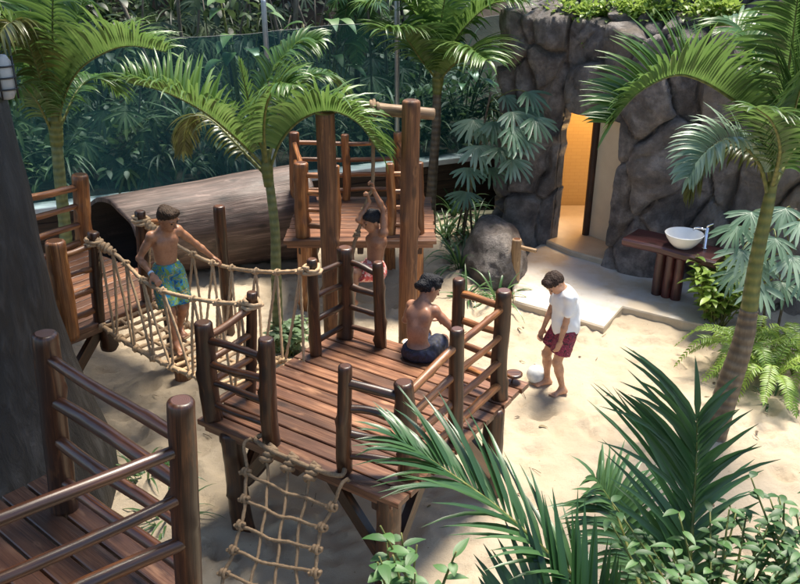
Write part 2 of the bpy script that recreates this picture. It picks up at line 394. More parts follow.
def frond(name, parent, ctrl, nl, ll, lw, up=(0, 0, 1), lift=.45, droop=.9, mat='palm', tint=.5, r0=.018, start=.14, sweep=.75, sides=(1, -1), seed=0, rm='shaft', jit=.14, lens=None, liftb=None, rs=1.0):
    rnd = random.Random(seed); mb = MB(); pts = spline(ctrl, 40); up = V(up).normalized()
    mb.tint = .55
    tube(mb, pts, [r0 * (1 - .8 * i / 40) for i in range(41)], 6, 1)
    for i in range(nl):
        t = start + (1 - start) * (i + .5) / nl; f = t * 40; k = min(int(f), 39)
        p = pts[k].lerp(pts[k + 1], f - k); T = (pts[k + 1] - pts[k]).normalized()
        side = T.cross(up)
        if side.length < .05: side = T.cross(V((0, 1, 0)))
        side.normalize(); nr = side.cross(T).normalized()
        prof = lens(t) if lens else min(1, .45 + 1.6 * (t - start)) * (1 - .62 * max(0, (t - .55) / .45) ** 1.6)
        for s in sides:
            sw = sweep * (.55 + .75 * t) + rnd.uniform(-jit, jit)
            lf = (lift if s > 0 or liftb is None else liftb)
            d = side * s + T * sw + nr * (lf + rnd.uniform(-jit, jit))
            blade(mb, p, d, nr + side * (-s * .3), ll * prof * rnd.uniform(.86, 1.1) * (rs * rnd.uniform(.7, 1.2) if s > 0 and rs != 1 else 1), lw * rnd.uniform(.8, 1.15), droop * rnd.uniform(.6, 1.5), 5, .35, lance,
                  twist=rnd.uniform(-.3, .3), tint=tint + rnd.uniform(-.22, .26))
    blade(mb, pts[-1], pts[-1] - pts[-2], up, ll * .4, lw, droop, 4, .3, lance, tint=tint)
    return mb.build(name, [M[mat], M[rm]], parent)
# ================================================================== ground, sand, hill, paving
def dimples(seed, n, x0, x1, y0, y1):
    r = random.Random(seed); g = {}
    for _ in range(n):
        x, y, s, d = r.uniform(x0, x1), r.uniform(y0, y1), r.uniform(.06, .15), r.uniform(.014, .045)
        for i in range(int((x - .5) // .5), int((x + .5) // .5) + 1):
            for j in range(int((y - .5) // .5), int((y + .5) // .5) + 1): g.setdefault((i, j), []).append((x, y, s, d, r.uniform(0, 3.14)))
    return g
DM = dimples(3, 2300, -5, 6.5, 2.5, 13)
def sand_h(x, y):
    h = .05 * mn.noise(V((x * .45, y * .45, 3))) + .022 * mn.noise(V((x * 1.7, y * 1.7, 9))) + .008 * mn.noise(V((x * 6, y * 6, 1)))
    for (a, b, s, d, an) in DM.get((int(x // .5), int(y // .5)), ()):
        u = (x - a) * math.cos(an) + (y - b) * math.sin(an); v = -(x - a) * math.sin(an) + (y - b) * math.cos(an)
        q = (u / s) ** 2 + (v / (s * .55)) ** 2
        if q < 7: h += d * (-math.exp(-q) + .55 * math.exp(-(math.sqrt(q) - 1.5) ** 2 * 4))
    return h
def grid_mesh(name, mat, x0, x1, y0, y1, st, fz, kind='structure'):
    nx = int((x1 - x0) / st); ny = int((y1 - y0) / st)
    v = [(x0 + i * st, y0 + j * st, fz(x0 + i * st, y0 + j * st)) for j in range(ny + 1) for i in range(nx + 1)]
    f = [(j * (nx + 1) + i, j * (nx + 1) + i + 1, (j + 1) * (nx + 1) + i + 1, (j + 1) * (nx + 1) + i) for j in range(ny) for i in range(nx)]
    me = bpy.data.meshes.new(name); me.from_pydata(v, [], f); me.polygons.foreach_set('use_smooth', [True] * len(f)); me.materials.append(mat)
    o = bpy.data.objects.new(name, me); COL.objects.link(o); return tag(o, kind=kind)
grid_mesh('sand', M['sand'], -6.4, 7.6, 1.4, 13.2, .045, sand_h)
g = MB(); R_ = 420
for a, b in ((0, 0),): q = [g.vert((-R_, -R_, -.16)), g.vert((R_, -R_, -.16)), g.vert((R_, R_, -.16)), g.vert((-R_, R_, -.16))]; g.face(q)
tag(g.build('ground', M['soil']), kind='structure')
# line of the fence: along the back of the play area, rising ground behind it
FA, FB = V((-6.6, 9.86, 0)), V((1.95, 13.72, 0)); FD = (FB - FA).normalized(); FN = V((-FD.y, FD.x, 0))
def hill_h(x, y):
    d = (V((x, y, 0)) - FA).dot(FN)
    if d < .12: return -.5
    return .80 + max(0, d - 2.6) ** 1.15 * .62 + .25 * mn.noise(V((x * .5, y * .5, 5))) * min(1, d) + .08 * mn.noise(V((x * 2, y * 2, 5)))
grid_mesh('hillside', M['soil'], -22, 16, 8, 30, .3, lambda x, y: min(hill_h(x, y), 7.5 + mn.noise(V((x * .3, y * .3, 0)))) if not (x > 1.4 and y < 14.3 - .2 * (x - 1.4)) else -.5)
# paving in front of the doorway
def slab(name, poly, z0, z1, mats, ch=.02):
    mb = MB(); n = len(poly); c = sum((V((p.x, p.y, 0)) for p in poly), V()) / n
    def ins(p, e): d = (V((p.x, p.y, 0)) - c); return V((p.x, p.y, 0)) - d.normalized() * e
    lo = [mb.vert((p.x, p.y, z0)) for p in poly]; mi = [mb.vert((p.x, p.y, z1 - ch)) for p in poly]
    hi = [mb.vert((ins(p, ch).x, ins(p, ch).y, z1)) for p in poly]
    for i in range(n):
        j = (i + 1) % n
        mb.face((lo[i], lo[j], mi[j], mi[i]), m=1, smooth=False); mb.face((mi[i], mi[j], hi[j], hi[i]), m=1, smooth=False)
    mb.face(hi, m=0, smooth=False)
    return tag(mb.build(name, mats), kind='structure')
ZP = .09
pv = [gz(x, y, ZP) for x, y in ((514, 301), (560, 313.5), (604, 327), (623, 306.5), (652, 313.5), (683, 321), (712, 326))] + [gz(745, 300, ZP), gz(715, 275, ZP), gz(560, 232, ZP), gz(530, 250, ZP), gz(512, 278, ZP)]
slab('paving', pv, -.1, ZP, [M['slab'], M['kerb']])
# ================================================================== rock face with a doorway
DL, DR = V((2.26, 11.50, 0)), V((2.86, 10.60, 0)); DT = (DR - DL).normalized(); DN = V((-DT.y, DT.x, 0))
if DN.y < 0: DN = -DN
poly = [V(p + (0,)) for p in ((2.4, 14.6), (1.95, 13.5), (1.62, 12.5), (1.50, 11.95), (1.72, 11.58), (2.0, 11.48))] + [DL, DR] + \
       [V(p + (0,)) for p in ((3.02, 10.36), (3.34, 10.22), (3.62, 10.32), (4.1, 10.02), (4.7, 9.5), (5.4, 8.9), (6.3, 8.3), (7.6, 7.6))]
def build_rock():
    S = [0]
    for i in range(1, len(poly)): S.append(S[-1] + (poly[i] - poly[i - 1]).length)
    st = .026; ss = []; 
    for i in range(len(poly) - 1):
        k = max(1, round((S[i + 1] - S[i]) / st)); ss += [S[i] + (S[i + 1] - S[i]) * q / k for q in range(k)]
    ss.append(S[-1]); sL, sR = S[6], S[7]
    def pos(s):
        i = min(max(0, next((q for q in range(len(S)) if S[q] > s), len(S)) - 1), len(poly) - 2); t = (s - S[i]) / (S[i + 1] - S[i]); return poly[i].lerp(poly[i + 1], t)
    base = []; 
    for s in ss:
        w = [pos(min(S[-1], max(0, s + e))) for e in (-.14, -.07, 0, .07, .14)]
        if abs(s - sL) < 1e-6 or abs(s - sR) < 1e-6: p = pos(s)
        else: p = sum(w, V()) / 5
        T = (pos(min(S[-1], s + .16)) - pos(max(0, s - .16))).normalized(); base.append((p, V((T.y, -T.x, 0)) if True else None))
    hs = [i * .026 for i in range(-10, 80)]; hs = [h for h in hs if h <= 1.99] + [2.03]
    h = 2.06
    while h < 4.9: hs.append(h); h += .027 if h < 3.4 else .05
    top = lambda s: 3.12 + .16 * mn.noise(V((s * 1.1, 3, 0))) + .06 * mn.noise(V((s * 4, 8, 0)))
    mb = MB(); G = []; rnd = random.Random(5); D0 = {}
    def disp(s, hh):
        q = V((s * 1.85 + .35 * mn.noise(V((s * .9, hh * .8, 2))), hh * 1.05 + .35 * mn.noise(V((s * .8, hh * .7, 7))), 1.7))
        q.x += .10 * mn.noise(V((s * 3, hh * 3, 4))); q.y += .09 * mn.noise(V((s * 3, hh * 3, 14)))
        d, pt = mn.voronoi(q, distance_metric='DISTANCE', exponent=2.5)
        e = min(1, max(0, (d[1] - d[0]) / .30)); g_ = min(1, max(0, (d[1] - d[0] - .012) / .055)); cell = mn.noise(pt[0] * 3.1)
        v = .065 * (1 - (1 - e) ** 2.0) + .12 * g_ ** .7 + .24 * cell * g_ - .08
        d2, p2_ = mn.voronoi(V((q.x * 2.3 + .2 * mn.noise(V((s * 5, hh * 5, 1))), q.y * 2.3, 7.7)), distance_metric='DISTANCE', exponent=2.5); e2 = min(1, (d2[1] - d2[0]) / .10); v += .05 * mn.noise(p2_[0] * 4.1) * e2 - .012 * (1 - e2)
        f = mn.fractal(V((s * 1.9, hh * 1.9, 4)), .9, 2.0, 6); v += .04 * f
        v += .03 * mn.ridged_multi_fractal(V((s * 1.3, hh * 1.3, 9)), 1.0, 2.0, 4, 1.0, 2.0) - .03
        disp.c = cell
        return v, e
    for i, s in enumerate(ss):
        p, nrm = base[i]; col = []; tp = top(s); right = max(0, min(1, (s - sR - 1.0) / 1.2))
        for hh in hs:
            v, e = disp(s, hh); flare = .16 * max(0, 1 - hh / .9) ** 2
            if hh <= tp: off, z = flare + v, hh
            elif hh < tp + .9: off, z = v - (hh - tp) * (.95 - .75 * right), tp + (hh - tp) * (.25 + .75 * right) + v * .6
            else: off, z = v * 1.2 - .9 * (.95 - .75 * right) - .05, tp + .9 * (.25 + .75 * right) + (hh - tp - .9)
            if abs(s - sL) < .2 or abs(s - sR) < .2:
                off = off * .75 + .03
            mb.tint = min(1, max(0, right * .85 + .16 + .55 * disp.c))
            col.append(mb.vert(p + nrm * off + V((0, 0, z))))
        G.append(col)
    for i in range(len(ss) - 1):
        for j in range(len(hs) - 1):
            if ss[i] >= sL - 1e-6 and ss[i + 1] <= sR + 1e-6 and hs[j + 1] <= 2.031: continue
            mb.face((G[i][j], G[i + 1][j], G[i + 1][j + 1], G[i][j + 1]))
    # reveals of the doorway
    iL = min(range(len(ss)), key=lambda q: abs(ss[q] - sL)); iR = min(range(len(ss)), key=lambda q: abs(ss[q] - sR)); jT = hs.index(2.03)
    path = [G[iL][j] for j in range(jT + 1)] + [G[i][jT] for i in range(iL + 1, iR)] + [G[iR][j] for j in range(jT, -1, -1)]
    prev = None; LV = set(G[iL][j] for j in range(jT + 1))
    for vi in path:
        p = V(mb.v[vi]); row = [vi]
        for q in range(1, 7):
            w = mn.noise(p * 4 + V((0, 0, q))) * .02; row.append(mb.vert(p + DN * ((.02 if vi in LV else .05) * q) + V((w, w, w))))
        if prev:
            for q in range(6): mb.face((prev[q], row[q], row[q + 1], prev[q + 1]))
        prev = row
    return mb.build('rock_wall', M['rock'])
tag(build_rock(), 'carved grey rock wall with a tall doorway beside the sand', 'rock wall')
# room behind the doorway
room = thing('shower_room', 'amber tiled room seen through the doorway in the rock', 'room', DL + DN * .5)
def wallq(name, p0, p1, z0, z1, mat, parent, th=.06, out=None):
    mb = MB(); d = (p1 - p0); L = d.length; d.normalize(); n = out or V((-d.y, d.x, 0))
    c = [(p0, z0), (p1, z0), (p1, z1), (p0, z1)]
    a = [mb.vert(V((p.x, p.y, z))) for p, z in c]; b = [mb.vert(V((p.x, p.y, z)) + n * th) for p, z in c]
    uv = [(0, z0), (L, z0), (L, z1), (0, z1)]
    mb.face(a, uv, smooth=False); mb.face(b[::-1], uv[::-1], smooth=False)
    for i in range(4): j = (i + 1) % 4; mb.face((a[j], a[i], b[i], b[j]), smooth=False)
    return mb.build(name, mat, parent)
di = lambda t, n: DL + DT * t + DN * n
ZI = .17
wallq('tiled_wall', V((2.12, 11.66, 0)), V((2.12, 12.9, 0)), 0, 2.5, M['tile'], room, .06, V((-1, 0, 0)))
wallq('tiled_wall', V((2.06, 12.9, 0)), V((4.2, 12.9, 0)), 0, 2.5, M['tile'], room, .06, V((0, 1, 0)))
wallq('plaster_wall', di(.28, .42), di(1.22, .42), 0, 2.5, M['white'], room, .07, DN)
wallq('plaster_wall', di(1.22, .5), di(1.22, 2.0), 0, 2.5, M['white'], room, .06, DT)
b = MB(); pole(b, di(.235, .40) + V((0, 0, .1)), di(.25, .40) + V((0, 0, 2.45)), .055, seed=3, n=8, amp=.03, knots=0); b.build('door_post', [M['darkwood']], room)
b = MB(); q = [b.vert(di(t, n) + V((0, 0, 2.5))) for t, n in ((-.15, .3), (1.25, .35), (1.25, 2.0), (-1.0, 1.6))]; b.face(q); b.build('room_ceiling', M['white'], room)
slab('inside_floor', [di(-.12, -.12), di(.1, -.24), di(.6, -.24), di(1.14, -.10), di(1.2, .35), V((4.2, 12.9, 0)), V((2.1, 12.9, 0)), V((2.1, 11.7, 0))], -.05, ZI, [M['floorin'], M['kerb']])
lt = thing('ceiling_lamp', 'round warm lamp on the ceiling of the tiled room', 'lamp', V((2.95, 12.1, 0)) + V((0, 0, 2.4)))
b = MB(); tube(b, [V((2.95, 12.1, 0)) + V((0, 0, 2.43)), V((2.95, 12.1, 0)) + V((0, 0, 2.495))], .16, 20); b.build('lamp_base', M['metal'], lt)
em, nt, bs = newmat('lit_lamp_shade'); bs.inputs['Emission Color'].default_value = (1, .62, .25, 1); bs.inputs['Emission Strength'].default_value = 6
b = MB(); tube(b, [V((2.95, 12.1, 0)) + V((0, 0, 2.37)), V((2.95, 12.1, 0)) + V((0, 0, 2.43))], [.10, .13], 20); b.build('lamp_shade', em, lt)
L = bpy.data.lights.new('room_lamp_light', 'POINT'); L.energy = 22; L.color = (1, .60, .22); L.shadow_soft_size = .12
lo = bpy.data.objects.new('room_lamp_light', L); COL.objects.link(lo); lo.location = V((2.95, 12.1, 0)) + V((0, 0, 2.2))
# ================================================================== retaining wall, netting fence
rw = thing('retaining_wall', 'dark timber retaining wall with a pale coping under the netting', 'wall', FA)
b = MB(); Lf = (FB - FA).length; z = 0; k = 0
while k < 6:
    boxm(b, FA + FD * Lf / 2 + FN * .08 + V((0, 0, .065 + k * .142 - .06)), Lf / 2, .07, .069, FD, FN, ch=.012, tint=random.uniform(.3, .7)); k += 1
b.build('board_wall', M['wall'], rw)
b = MB(); boxm(b, FA + FD * Lf / 2 + FN * .06 + V((0, 0, .84)), Lf / 2, .14, .045, FD, FN, ch=.012); b.build('coping', M['coping'], rw)
nf = thing('netting_fence', 'blue-green shade netting fence on slim metal posts in front of the undergrowth', 'fence', FA)
b = MB(); nx, nz = 150, 26; zt0, zt1 = 3.05, 3.26
tops = lambda t: (2.93 + .12 * t) - .05 * abs(math.sin(t * PI * 3.0)) + .015 * mn.noise(V((t * 20, 0, 0)))
vid = [[b.vert(FA + FD * (Lf * i / nx) + FN * (.10 + .07 * mn.noise(V((i * .07, j * .05, 2))) * math.sin(PI * j / nz) + .012 * mn.noise(V((i * .5, j * .08, 6)))) + V((0, 0, .88 + (tops(i / nx) - .88) * j / nz))) for j in range(nz + 1)] for i in range(nx + 1)]
for i in range(nx):
    for j in range(nz): b.face((vid[i][j], vid[i + 1][j], vid[i + 1][j + 1], vid[i][j + 1]), [(Lf * (i + a) / nx, 2.2 * (j + c) / nz) for a, c in ((0, 0), (1, 0), (1, 1), (0, 1))])
b.build('net_panel', M['net'], nf)
b = MB(); rope(b, [FA + FD * (Lf * i / 40) + FN * .1 + V((0, 0, tops(i / 40))) for i in range(41)], .004, 5, sub=160); b.build('top_cable', M['cable'], nf)
for px in (267, 397):
    d = _ray(px, 60); t = ((FA - V((0, 0, 0))).dot(FN) + .03) / V((d.x, d.y, 0)).dot(FN); p = V((d.x * t, d.y * t, 0))
    b = MB(); tube(b, [p + V((0, 0, .88)), p + V((0, 0, 3.36)), p + V((0, 0, 3.40))], [.038, .038, .03], 12); b.build('fence_post', M['metal'], nf)
# ================================================================== hollow log
lg = thing('hollow_log', 'big weathered hollow log lying in front of the netting with its dark open mouth', 'log', (-2.6, 10.8, 0))
M0, M1 = V((-3.78, 10.30, .56)), V((-1.30, 11.22, .66)); AX = (M1 - M0).normalized()
def logshell(r0, r1, seed, inner=False, n=56, k=60):
    mb = MB(); a = AX.cross(V((0, 0, 1))).normalized(); bb = a.cross(AX); L = (M1 - M0).length; rows = []
    for i in range(k + 1):
        t = i / k; row = []
        for j in range(n):
            th = 2 * PI * j / n; r = r0 + (r1 - r0) * t
            r *= 1 + .035 * min(1, .15 + t * 2) * mn.noise(V((math.cos(th) * 1.3, math.sin(th) * 1.3, t * 3))) + .014 * mn.noise(V((math.cos(th) * 4, math.sin(th) * 4, t * 9))) + .012 * mn.noise(V((math.cos(th) * 14, math.sin(th) * 14, t * 3)))
            w = .30 * math.cos(th) * (1 - t) + .03 * mn.noise(V((math.cos(th) * 3, math.sin(th) * 3, 1))) * (1 - t)
            row.append(mb.vert(M0.lerp(M1, t) + AX * (w - .0) + a * math.cos(th) * r + bb * math.sin(th) * r))
        rows.append(row)
    ru = random.uniform(0, 5)
    for i in range(k):
        for j in range(n):
            f = (rows[i][j], rows[i][(j + 1) % n], rows[i + 1][(j + 1) % n], rows[i + 1][j]); uv = [(j * .066 + ru, i * .044), ((j + 1) * .066 + ru, i * .044), ((j + 1) * .066 + ru, (i + 1) * .044), (j * .066 + ru, (i + 1) * .044)]
            mb.face(f[::-1] if inner else f, uv, 0)
    return mb, rows
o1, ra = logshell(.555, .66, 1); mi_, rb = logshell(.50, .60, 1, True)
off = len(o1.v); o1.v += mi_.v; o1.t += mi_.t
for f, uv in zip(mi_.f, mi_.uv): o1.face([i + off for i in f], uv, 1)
for e in (0, -1):
    for j in range(56):
        j2 = (j + 1) % 56; f = (ra[e][j], rb[e][j] + off, rb[e][j2] + off, ra[e][j2])
        o1.face(f if e == 0 else f[::-1], [(j * .066, 0), (j * .066, .05), (j * .066 + .066, .05), (j * .066 + .066, 0)], 0 if e == 0 else 0, False)
o1.build('log_shell', [M['log'], M['login']], lg)
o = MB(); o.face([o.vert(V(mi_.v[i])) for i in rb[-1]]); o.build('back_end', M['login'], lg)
# ================================================================== timber play decks
POSTN = [0]
def post_part(name, parent, p0, p1, r0, r1=None, mat='post', bend=.014, knots=4, n=20, amp=.10, ends=('flat', 'round')):
    POSTN[0] += 1; mb = MB(); pole(mb, p0, p1, r0, r1, POSTN[0], bend, amp, knots, n, 0, 1, ends); return mb.build(name, [M[mat], M['end']], parent)
def rails(parent, A, B, za, zb, r=.03, mat='rail', bow=0.0, n0=None):   # A,B = (bottom, top) of two posts
    for k in range(len(za)):
        p = A[0].lerp(A[1], za[k]); q = B[0].lerp(B[1], zb[k]); POSTN[0] += 1
        mb = MB(); rr = r * random.uniform(.88, 1.15); pole(mb, p, q, rr * random.uniform(.95, 1.1), rr, POSTN[0], random.uniform(.004, .014), .10, 2, 10, 0, 1, ('flat', 'flat'), sag=bow * random.uniform(-.2, 1))
        mb.build('rail', [M[mat], M['end']], parent)
def planks(name, parent, c0, ax, ay, L, W, z, n, over=.0, th=.022, lens=None, gap=.016):
    mb = MB(); w = W / n; rnd = random.Random(int(abs(c0.x) * 100 + z * 10))
    for i in range(n):
        l0, l1 = lens(i / n, (i + 1) / n) if lens else (0, L)
        l0 -= rnd.uniform(.0, .022) + over; l1 += rnd.uniform(.0, .022) + over
        plank(mb, V((c0.x, c0.y, z - th + rnd.uniform(-.002, .002))) + ay * (w * (i + .5)) + ax * ((l0 + l1) / 2), ax, ay, V((0, 0, 1)), (l1 - l0) / 2, w / 2 - gap / 2, th, .006, 0, rnd.uniform(.18, .85), rnd.uniform(-.0015, .0015))
    return mb.build(name, M['plank'], parent)
def beam(parent, p0, p1, hw=.04, hh=.07, mat='darkwood', name='beam'):
    mb = MB(); d = (p1 - p0); L = d.length; d.normalize(); a, bb = frame_of(d)
    plank(mb, (p0 + p1) / 2, d, a, bb, L / 2, hw, hh, .008, 0, random.uniform(.3, .7)); return mb.build(name, M[mat], parent)
def pp(base, topp, z0):
    p = gz(base[0], base[1], z0); return (p - V((0, 0, .03)), at(topp[0], topp[1], p.y))
# --- central deck
ZC = .90
cl, cb, cr, cf = [gz(*p, ZC) for p in ((200, 420), (345, 326), (522, 392), (396, 498))]
cl = V((-1.54, 5.42, ZC)); cf = V((-.05, 4.44, ZC)); cb = V((-.50, 7.03, ZC)); cr = V((.95, 5.88, ZC))
dk = thing('play_deck', 'square raised timber deck with railings in the middle of the sand', 'play deck', (-.25, 5.7, 0))
ax = (cf - cl).normalized(); ay = V((-ax.y, ax.x, 0)); Wd = (cb - cl).dot(ay)
def lens_c(t0, t1):
    t = (t0 + t1) / 2; a = cl.lerp(cb, t); b_ = cf.lerp(cr, t); return (a - cl).dot(ax), (b_ - cl).dot(ax)
planks('deck_floor', dk, cl, ax, ay, 1.8, Wd, ZC, 13, .02, .022, lens_c)
for t in (.1, .5, .9): beam(dk, cl.lerp(cf, t) + ay * .06 + V((0, 0, -.115)), cb.lerp(cr, t) - ay * .06 + V((0, 0, -.115)), .035, .068)
beam(dk, cl + ay * .05 + ax * .03 + V((0, 0, -.075)), cf + ay * .05 - ax * .03 + V((0, 0, -.075)), .02, .028, 'plank')
PC = dict(a=pp((214, 418), (203, 324), ZC), b=pp((250, 396), (252, 293), ZC), c=pp((272, 443), (266, 340), ZC), d=pp((316, 355), (312, 260), ZC), e=pp((345, 337), (345, 249), ZC),
          f=pp((381, 346), (378, 263), ZC), g=pp((458, 378), (459, 280), ZC), h=pp((500, 398), (504, 292), ZC), i=pp((455, 440), (457, 330), ZC), j=pp((408, 476), (404, 384), ZC), k=pp((345, 470), (345, 367), ZC))
RC = dict(a=(.076, .068), b=.045, c=(.066, .058), d=(.052, .046), e=(.078, .072), f=(.054, .048), g=(.056, .05), h=(.068, .062), i=(.056, .05), j=(.074, .066), k=(.054, .047))
for k_, (p, q) in PC.items():
    r = RC[k_]; r = r if isinstance(r, tuple) else (r, r * .9); post_part('post', dk, p, q, r[0], r[1])
hz = (.17, .40, .63, .87)
def rset(A, B, mat='rail', r=.028, zz=hz, bow=.0): rails(dk, PC[A], PC[B], zz, zz, r, mat, bow)
rset('a', 'b'); rset('a', 'c', 'post', .027, (.2, .42, .63, .84)); rset('d', 'e', 'post', .026); rset('e', 'f', 'post', .027); rset('g', 'h'); rset('h', 'i'); rset('i', 'j', 'rail', .03); rset('k', 'j', 'post', .03, (.18, .4, .62, .86), .02)
for (bx, r) in (((235, 535), .085), ((490, 497), .088)):
    p = gz(*bx, 0); p += ay * .13 if bx[0] == 235 else V(); t_ = p + V((0, 0, ZC - .05)); 
    if bx[0] == 235: t_ += V((-.06, .03, 0))
    post_part('leg', dk, p - V((0, 0, .15)), t_, r, r * .95, 'post', .02, 4, 18, .1)
pF = cf + (cb - cf).normalized() * .14; post_part('leg', dk, V((pF.x, pF.y, -.15)), V((pF.x, pF.y, ZC - .05)), .09, .085, 'post', .015, 3)
pB = cb + (cf - cb).normalized() * .2; post_part('leg', dk, V((pB.x, pB.y, -.15)), V((pB.x, pB.y, ZC - .05)), .09, .085, 'post', .015, 3)
LL, LR = gz(235, 535, 0) + ay * .13, gz(490, 497, 0)
for a_, d_ in ((V((pF.x, pF.y, 0)), -ax), (V((pF.x, pF.y, 0)), ay), (LL, ax), (LL, ay), (LR, -ay), (LR, -ax)):
    ln = .52 if (a_ - LL).length > .1 else .34
    beam(dk, a_ + d_ * .05 + V((0, 0, ZC - .1 - ln)), a_ + d_ * ln + V((0, 0, ZC - .06)), .03, .05, 'post', 'brace')
# --- rear deck
ZR = .95
rd = thing('play_deck', 'far timber deck with railings behind the tall rope frame', 'play deck', (-.47, 10, 0))
X = V((1, 0, 0)); Yv = V((0, 1, 0))
planks('deck_floor', rd, V((-1.34, 9.18, 0)), X, Yv, 1.74, 1.72, ZR, 12, .01)
for t in (.1, .5, .9): beam(rd, V((-1.34 + 1.74 * t, 9.22, ZR - .115)), V((-1.34 + 1.74 * t, 10.86, ZR - .115)), .035, .068)
beam(rd, V((-1.33, 9.21, ZR - .07)), V((.39, 9.21, ZR - .07)), .022, .025, 'plank')
PR = dict(a=pp((303, 236), (301, 164), ZR), b=pp((335, 238), (335, 166), ZR), c=pp((391, 234), (390, 164), ZR), d=pp((420, 233), (419, 163), ZR), e=pp((296, 201), (294, 133), ZR), f=pp((346, 199), (345, 135), ZR), g=pp((399, 198), (398, 133), ZR))
for k_, r in dict(a=.088, b=.055, c=.055, d=.055, e=.07, f=.055, g=.065).items(): post_part('post', rd, *PR[k_], r, r * .93, 'rail')
for A, B in ('ab', 'cd', 'ef', 'fg', 'ae', 'dg'): rails(rd, PR[A], PR[B], hz, hz, .03, 'rail')
for x, y, r in ((-1.14, 9.3, .085), (.2, 9.3, .08), (-.13, 10.6, .08), (-1.2, 10.7, .08)): post_part('leg', rd, V((x, y, -.15)), V((x, y, ZR - .05)), r, r, 'rail', .01, 3)
# --- left deck
ZL = .90; LA = V((-3.13, 6.74, 0)); la, lb = V((.6, .8, 0)), V((-.8, .6, 0))
ld = thing('play_deck', 'timber deck between the big trunk and the hollow log where the rope bridge starts', 'play deck', LA + la * .6 + lb)
planks('deck_floor', ld, LA - la * .12, la, lb, 1.62, 2.02, ZL, 14, .01)
for t in (.1, .5, .9): beam(ld, LA + la * (1.45 * t) + lb * .05 + V((0, 0, ZL - .115)), LA + la * (1.45 * t) + lb * 1.95 + V((0, 0, ZL - .115)), .035, .068)
beam(ld, LA - la * .1 + lb * .03 + V((0, 0, ZL - .08)), LA + la * 1.5 + lb * .03 + V((0, 0, ZL - .08)), .022, .032, 'plank')
PL = dict(a=pp((68, 334), (55, 243), ZL), b=pp((99, 320), (93, 233), ZL), c=pp((147, 300), (140, 212), ZL), d=pp((86, 246), (80, 176), ZL))
pe = LA + la * 1.36 + lb * .04; PL['e'] = (pe + V((0, 0, .87)), pe + V((0, 0, 1.78))); pn = at(24, 190, 8.5); PL['f'] = (V((pn.x, pn.y, .88)), pn)
for k_, r in dict(a=.098, b=.056, c=.055, d=.10, e=.05, f=.06).items(): post_part('post', ld, *PL[k_], r, r * .92, 'rail' if k_ in 'ad' else 'post')
rails(ld, PL['a'], PL['b'], hz, hz, .03, 'rail'); rails(ld, PL['c'], PL['e'], hz, hz, .03); rails(ld, PL['f'], PL['d'], (.12, .38, .64, .9), (.12, .36, .62, .86), .036, 'rail')
for p in (LA + la * .05 + lb * .08, LA + la * 1.35 + lb * .1, LA + la * .1 + lb * 1.85, LA + la * 1.35 + lb * 1.85): post_part('leg', ld, p - V((0, 0, .15)), p + V((0, 0, ZL - .05)), .085, .08, 'post')
a_ = LA + la * .05 + lb * .08; beam(ld, a_ + la * .05 + V((0, 0, .38)), a_ + la * .5 + V((0, 0, .84)), .03, .055, 'post', 'brace'); beam(ld, a_ + lb * .04 - la * .0 + V((0, 0, .3)), a_ + lb * .5 + V((0, 0, .84)), .03, .055, 'post', 'brace')
post_part('brace', ld, LA + la * .55 + lb * .05 + V((0, 0, .58)), LA + la * .55 + lb * .05 + V((0, 0, .87)), .075, .07, 'post')
# --- near deck
ZN = 1.35; nA, nB = gz(65, 508, ZN), gz(190, 604, ZN); nd_ = (nB - nA).normalized(); nn = V((nd_.y, -nd_.x, 0)); nr = V((-.75, -.66, 0)).normalized()
nd = thing('play_deck', 'dark near timber deck with log rails beside the big trunk', 'play deck', V((-1.9, 2.8, 0)))
planks('deck_floor', nd, nA - nn * -.10 * 0 + (-nn) * .12 - nd_ * .35, nd_, nn, 1.72, 2.3, ZN, 15, .01)
for t in (.25, .95): beam(nd, nA + nd_ * (1.1 * t) + V((0, 0, -.115)), nA + nd_ * (1.1 * t) + nn * 2.1 + V((0, 0, -.115)), .035, .068)
PN = dict(a=(nA - V((0, 0, .03)), at(45, 336, nA.y)), b=(nB - V((0, 0, .03)), at(181, 403, nB.y)))
pc_ = nB + nr * 1.55; PN['c'] = (pc_, pc_ + V((0, 0, 1.0)))
post_part('post', nd, *PN['a'], .075, .066); post_part('post', nd, *PN['b'], .066, .062, amp=.05); post_part('post', nd, *PN['c'], .07, .065)
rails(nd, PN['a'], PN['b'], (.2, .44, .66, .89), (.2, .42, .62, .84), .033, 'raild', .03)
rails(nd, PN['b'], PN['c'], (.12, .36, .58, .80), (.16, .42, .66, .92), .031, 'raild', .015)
for p in (nA + nn * .1, nB + nn * .05 - nd_ * .05, pc_): post_part('leg', nd, V((p.x, p.y, -.15)), V((p.x, p.y, ZN - .05)), .085, .08, 'post')
# --- tall rope frame
YS = 8.0
sf = thing('timber_arch', 'tall rough arch of two thick rough posts and a crossbar between the decks', 'timber arch', (-.34, YS, 0))
pt = at(325, 113, YS); post_part('post', sf, V((pt.x + .0, YS, -.2)), pt, .098, .092, 'frame', .008, 5, 20, .05, ('flat', 'flat'))
pt2 = at(411, 102, YS); post_part('post', sf, V((.075, YS, -.2)), pt2, .098, .088, 'frame', .008, 5, 20, .05)
c0, c1 = at(322, 103, YS + .02), at(434, 114, YS + .02); c0.z = 2.74; c1.z = 2.66
post_part('crossbar', sf, V((c0.x, YS + .12, pt.z + .045)), V((c1.x, YS + .14, c1.z)), .068, .058, 'pale', .012, 4, 16, .1, ('round', 'round'))
BAR = (V((c0.x, YS + .12, pt.z + .045)), V((c1.x, YS + .14, c1.z)))
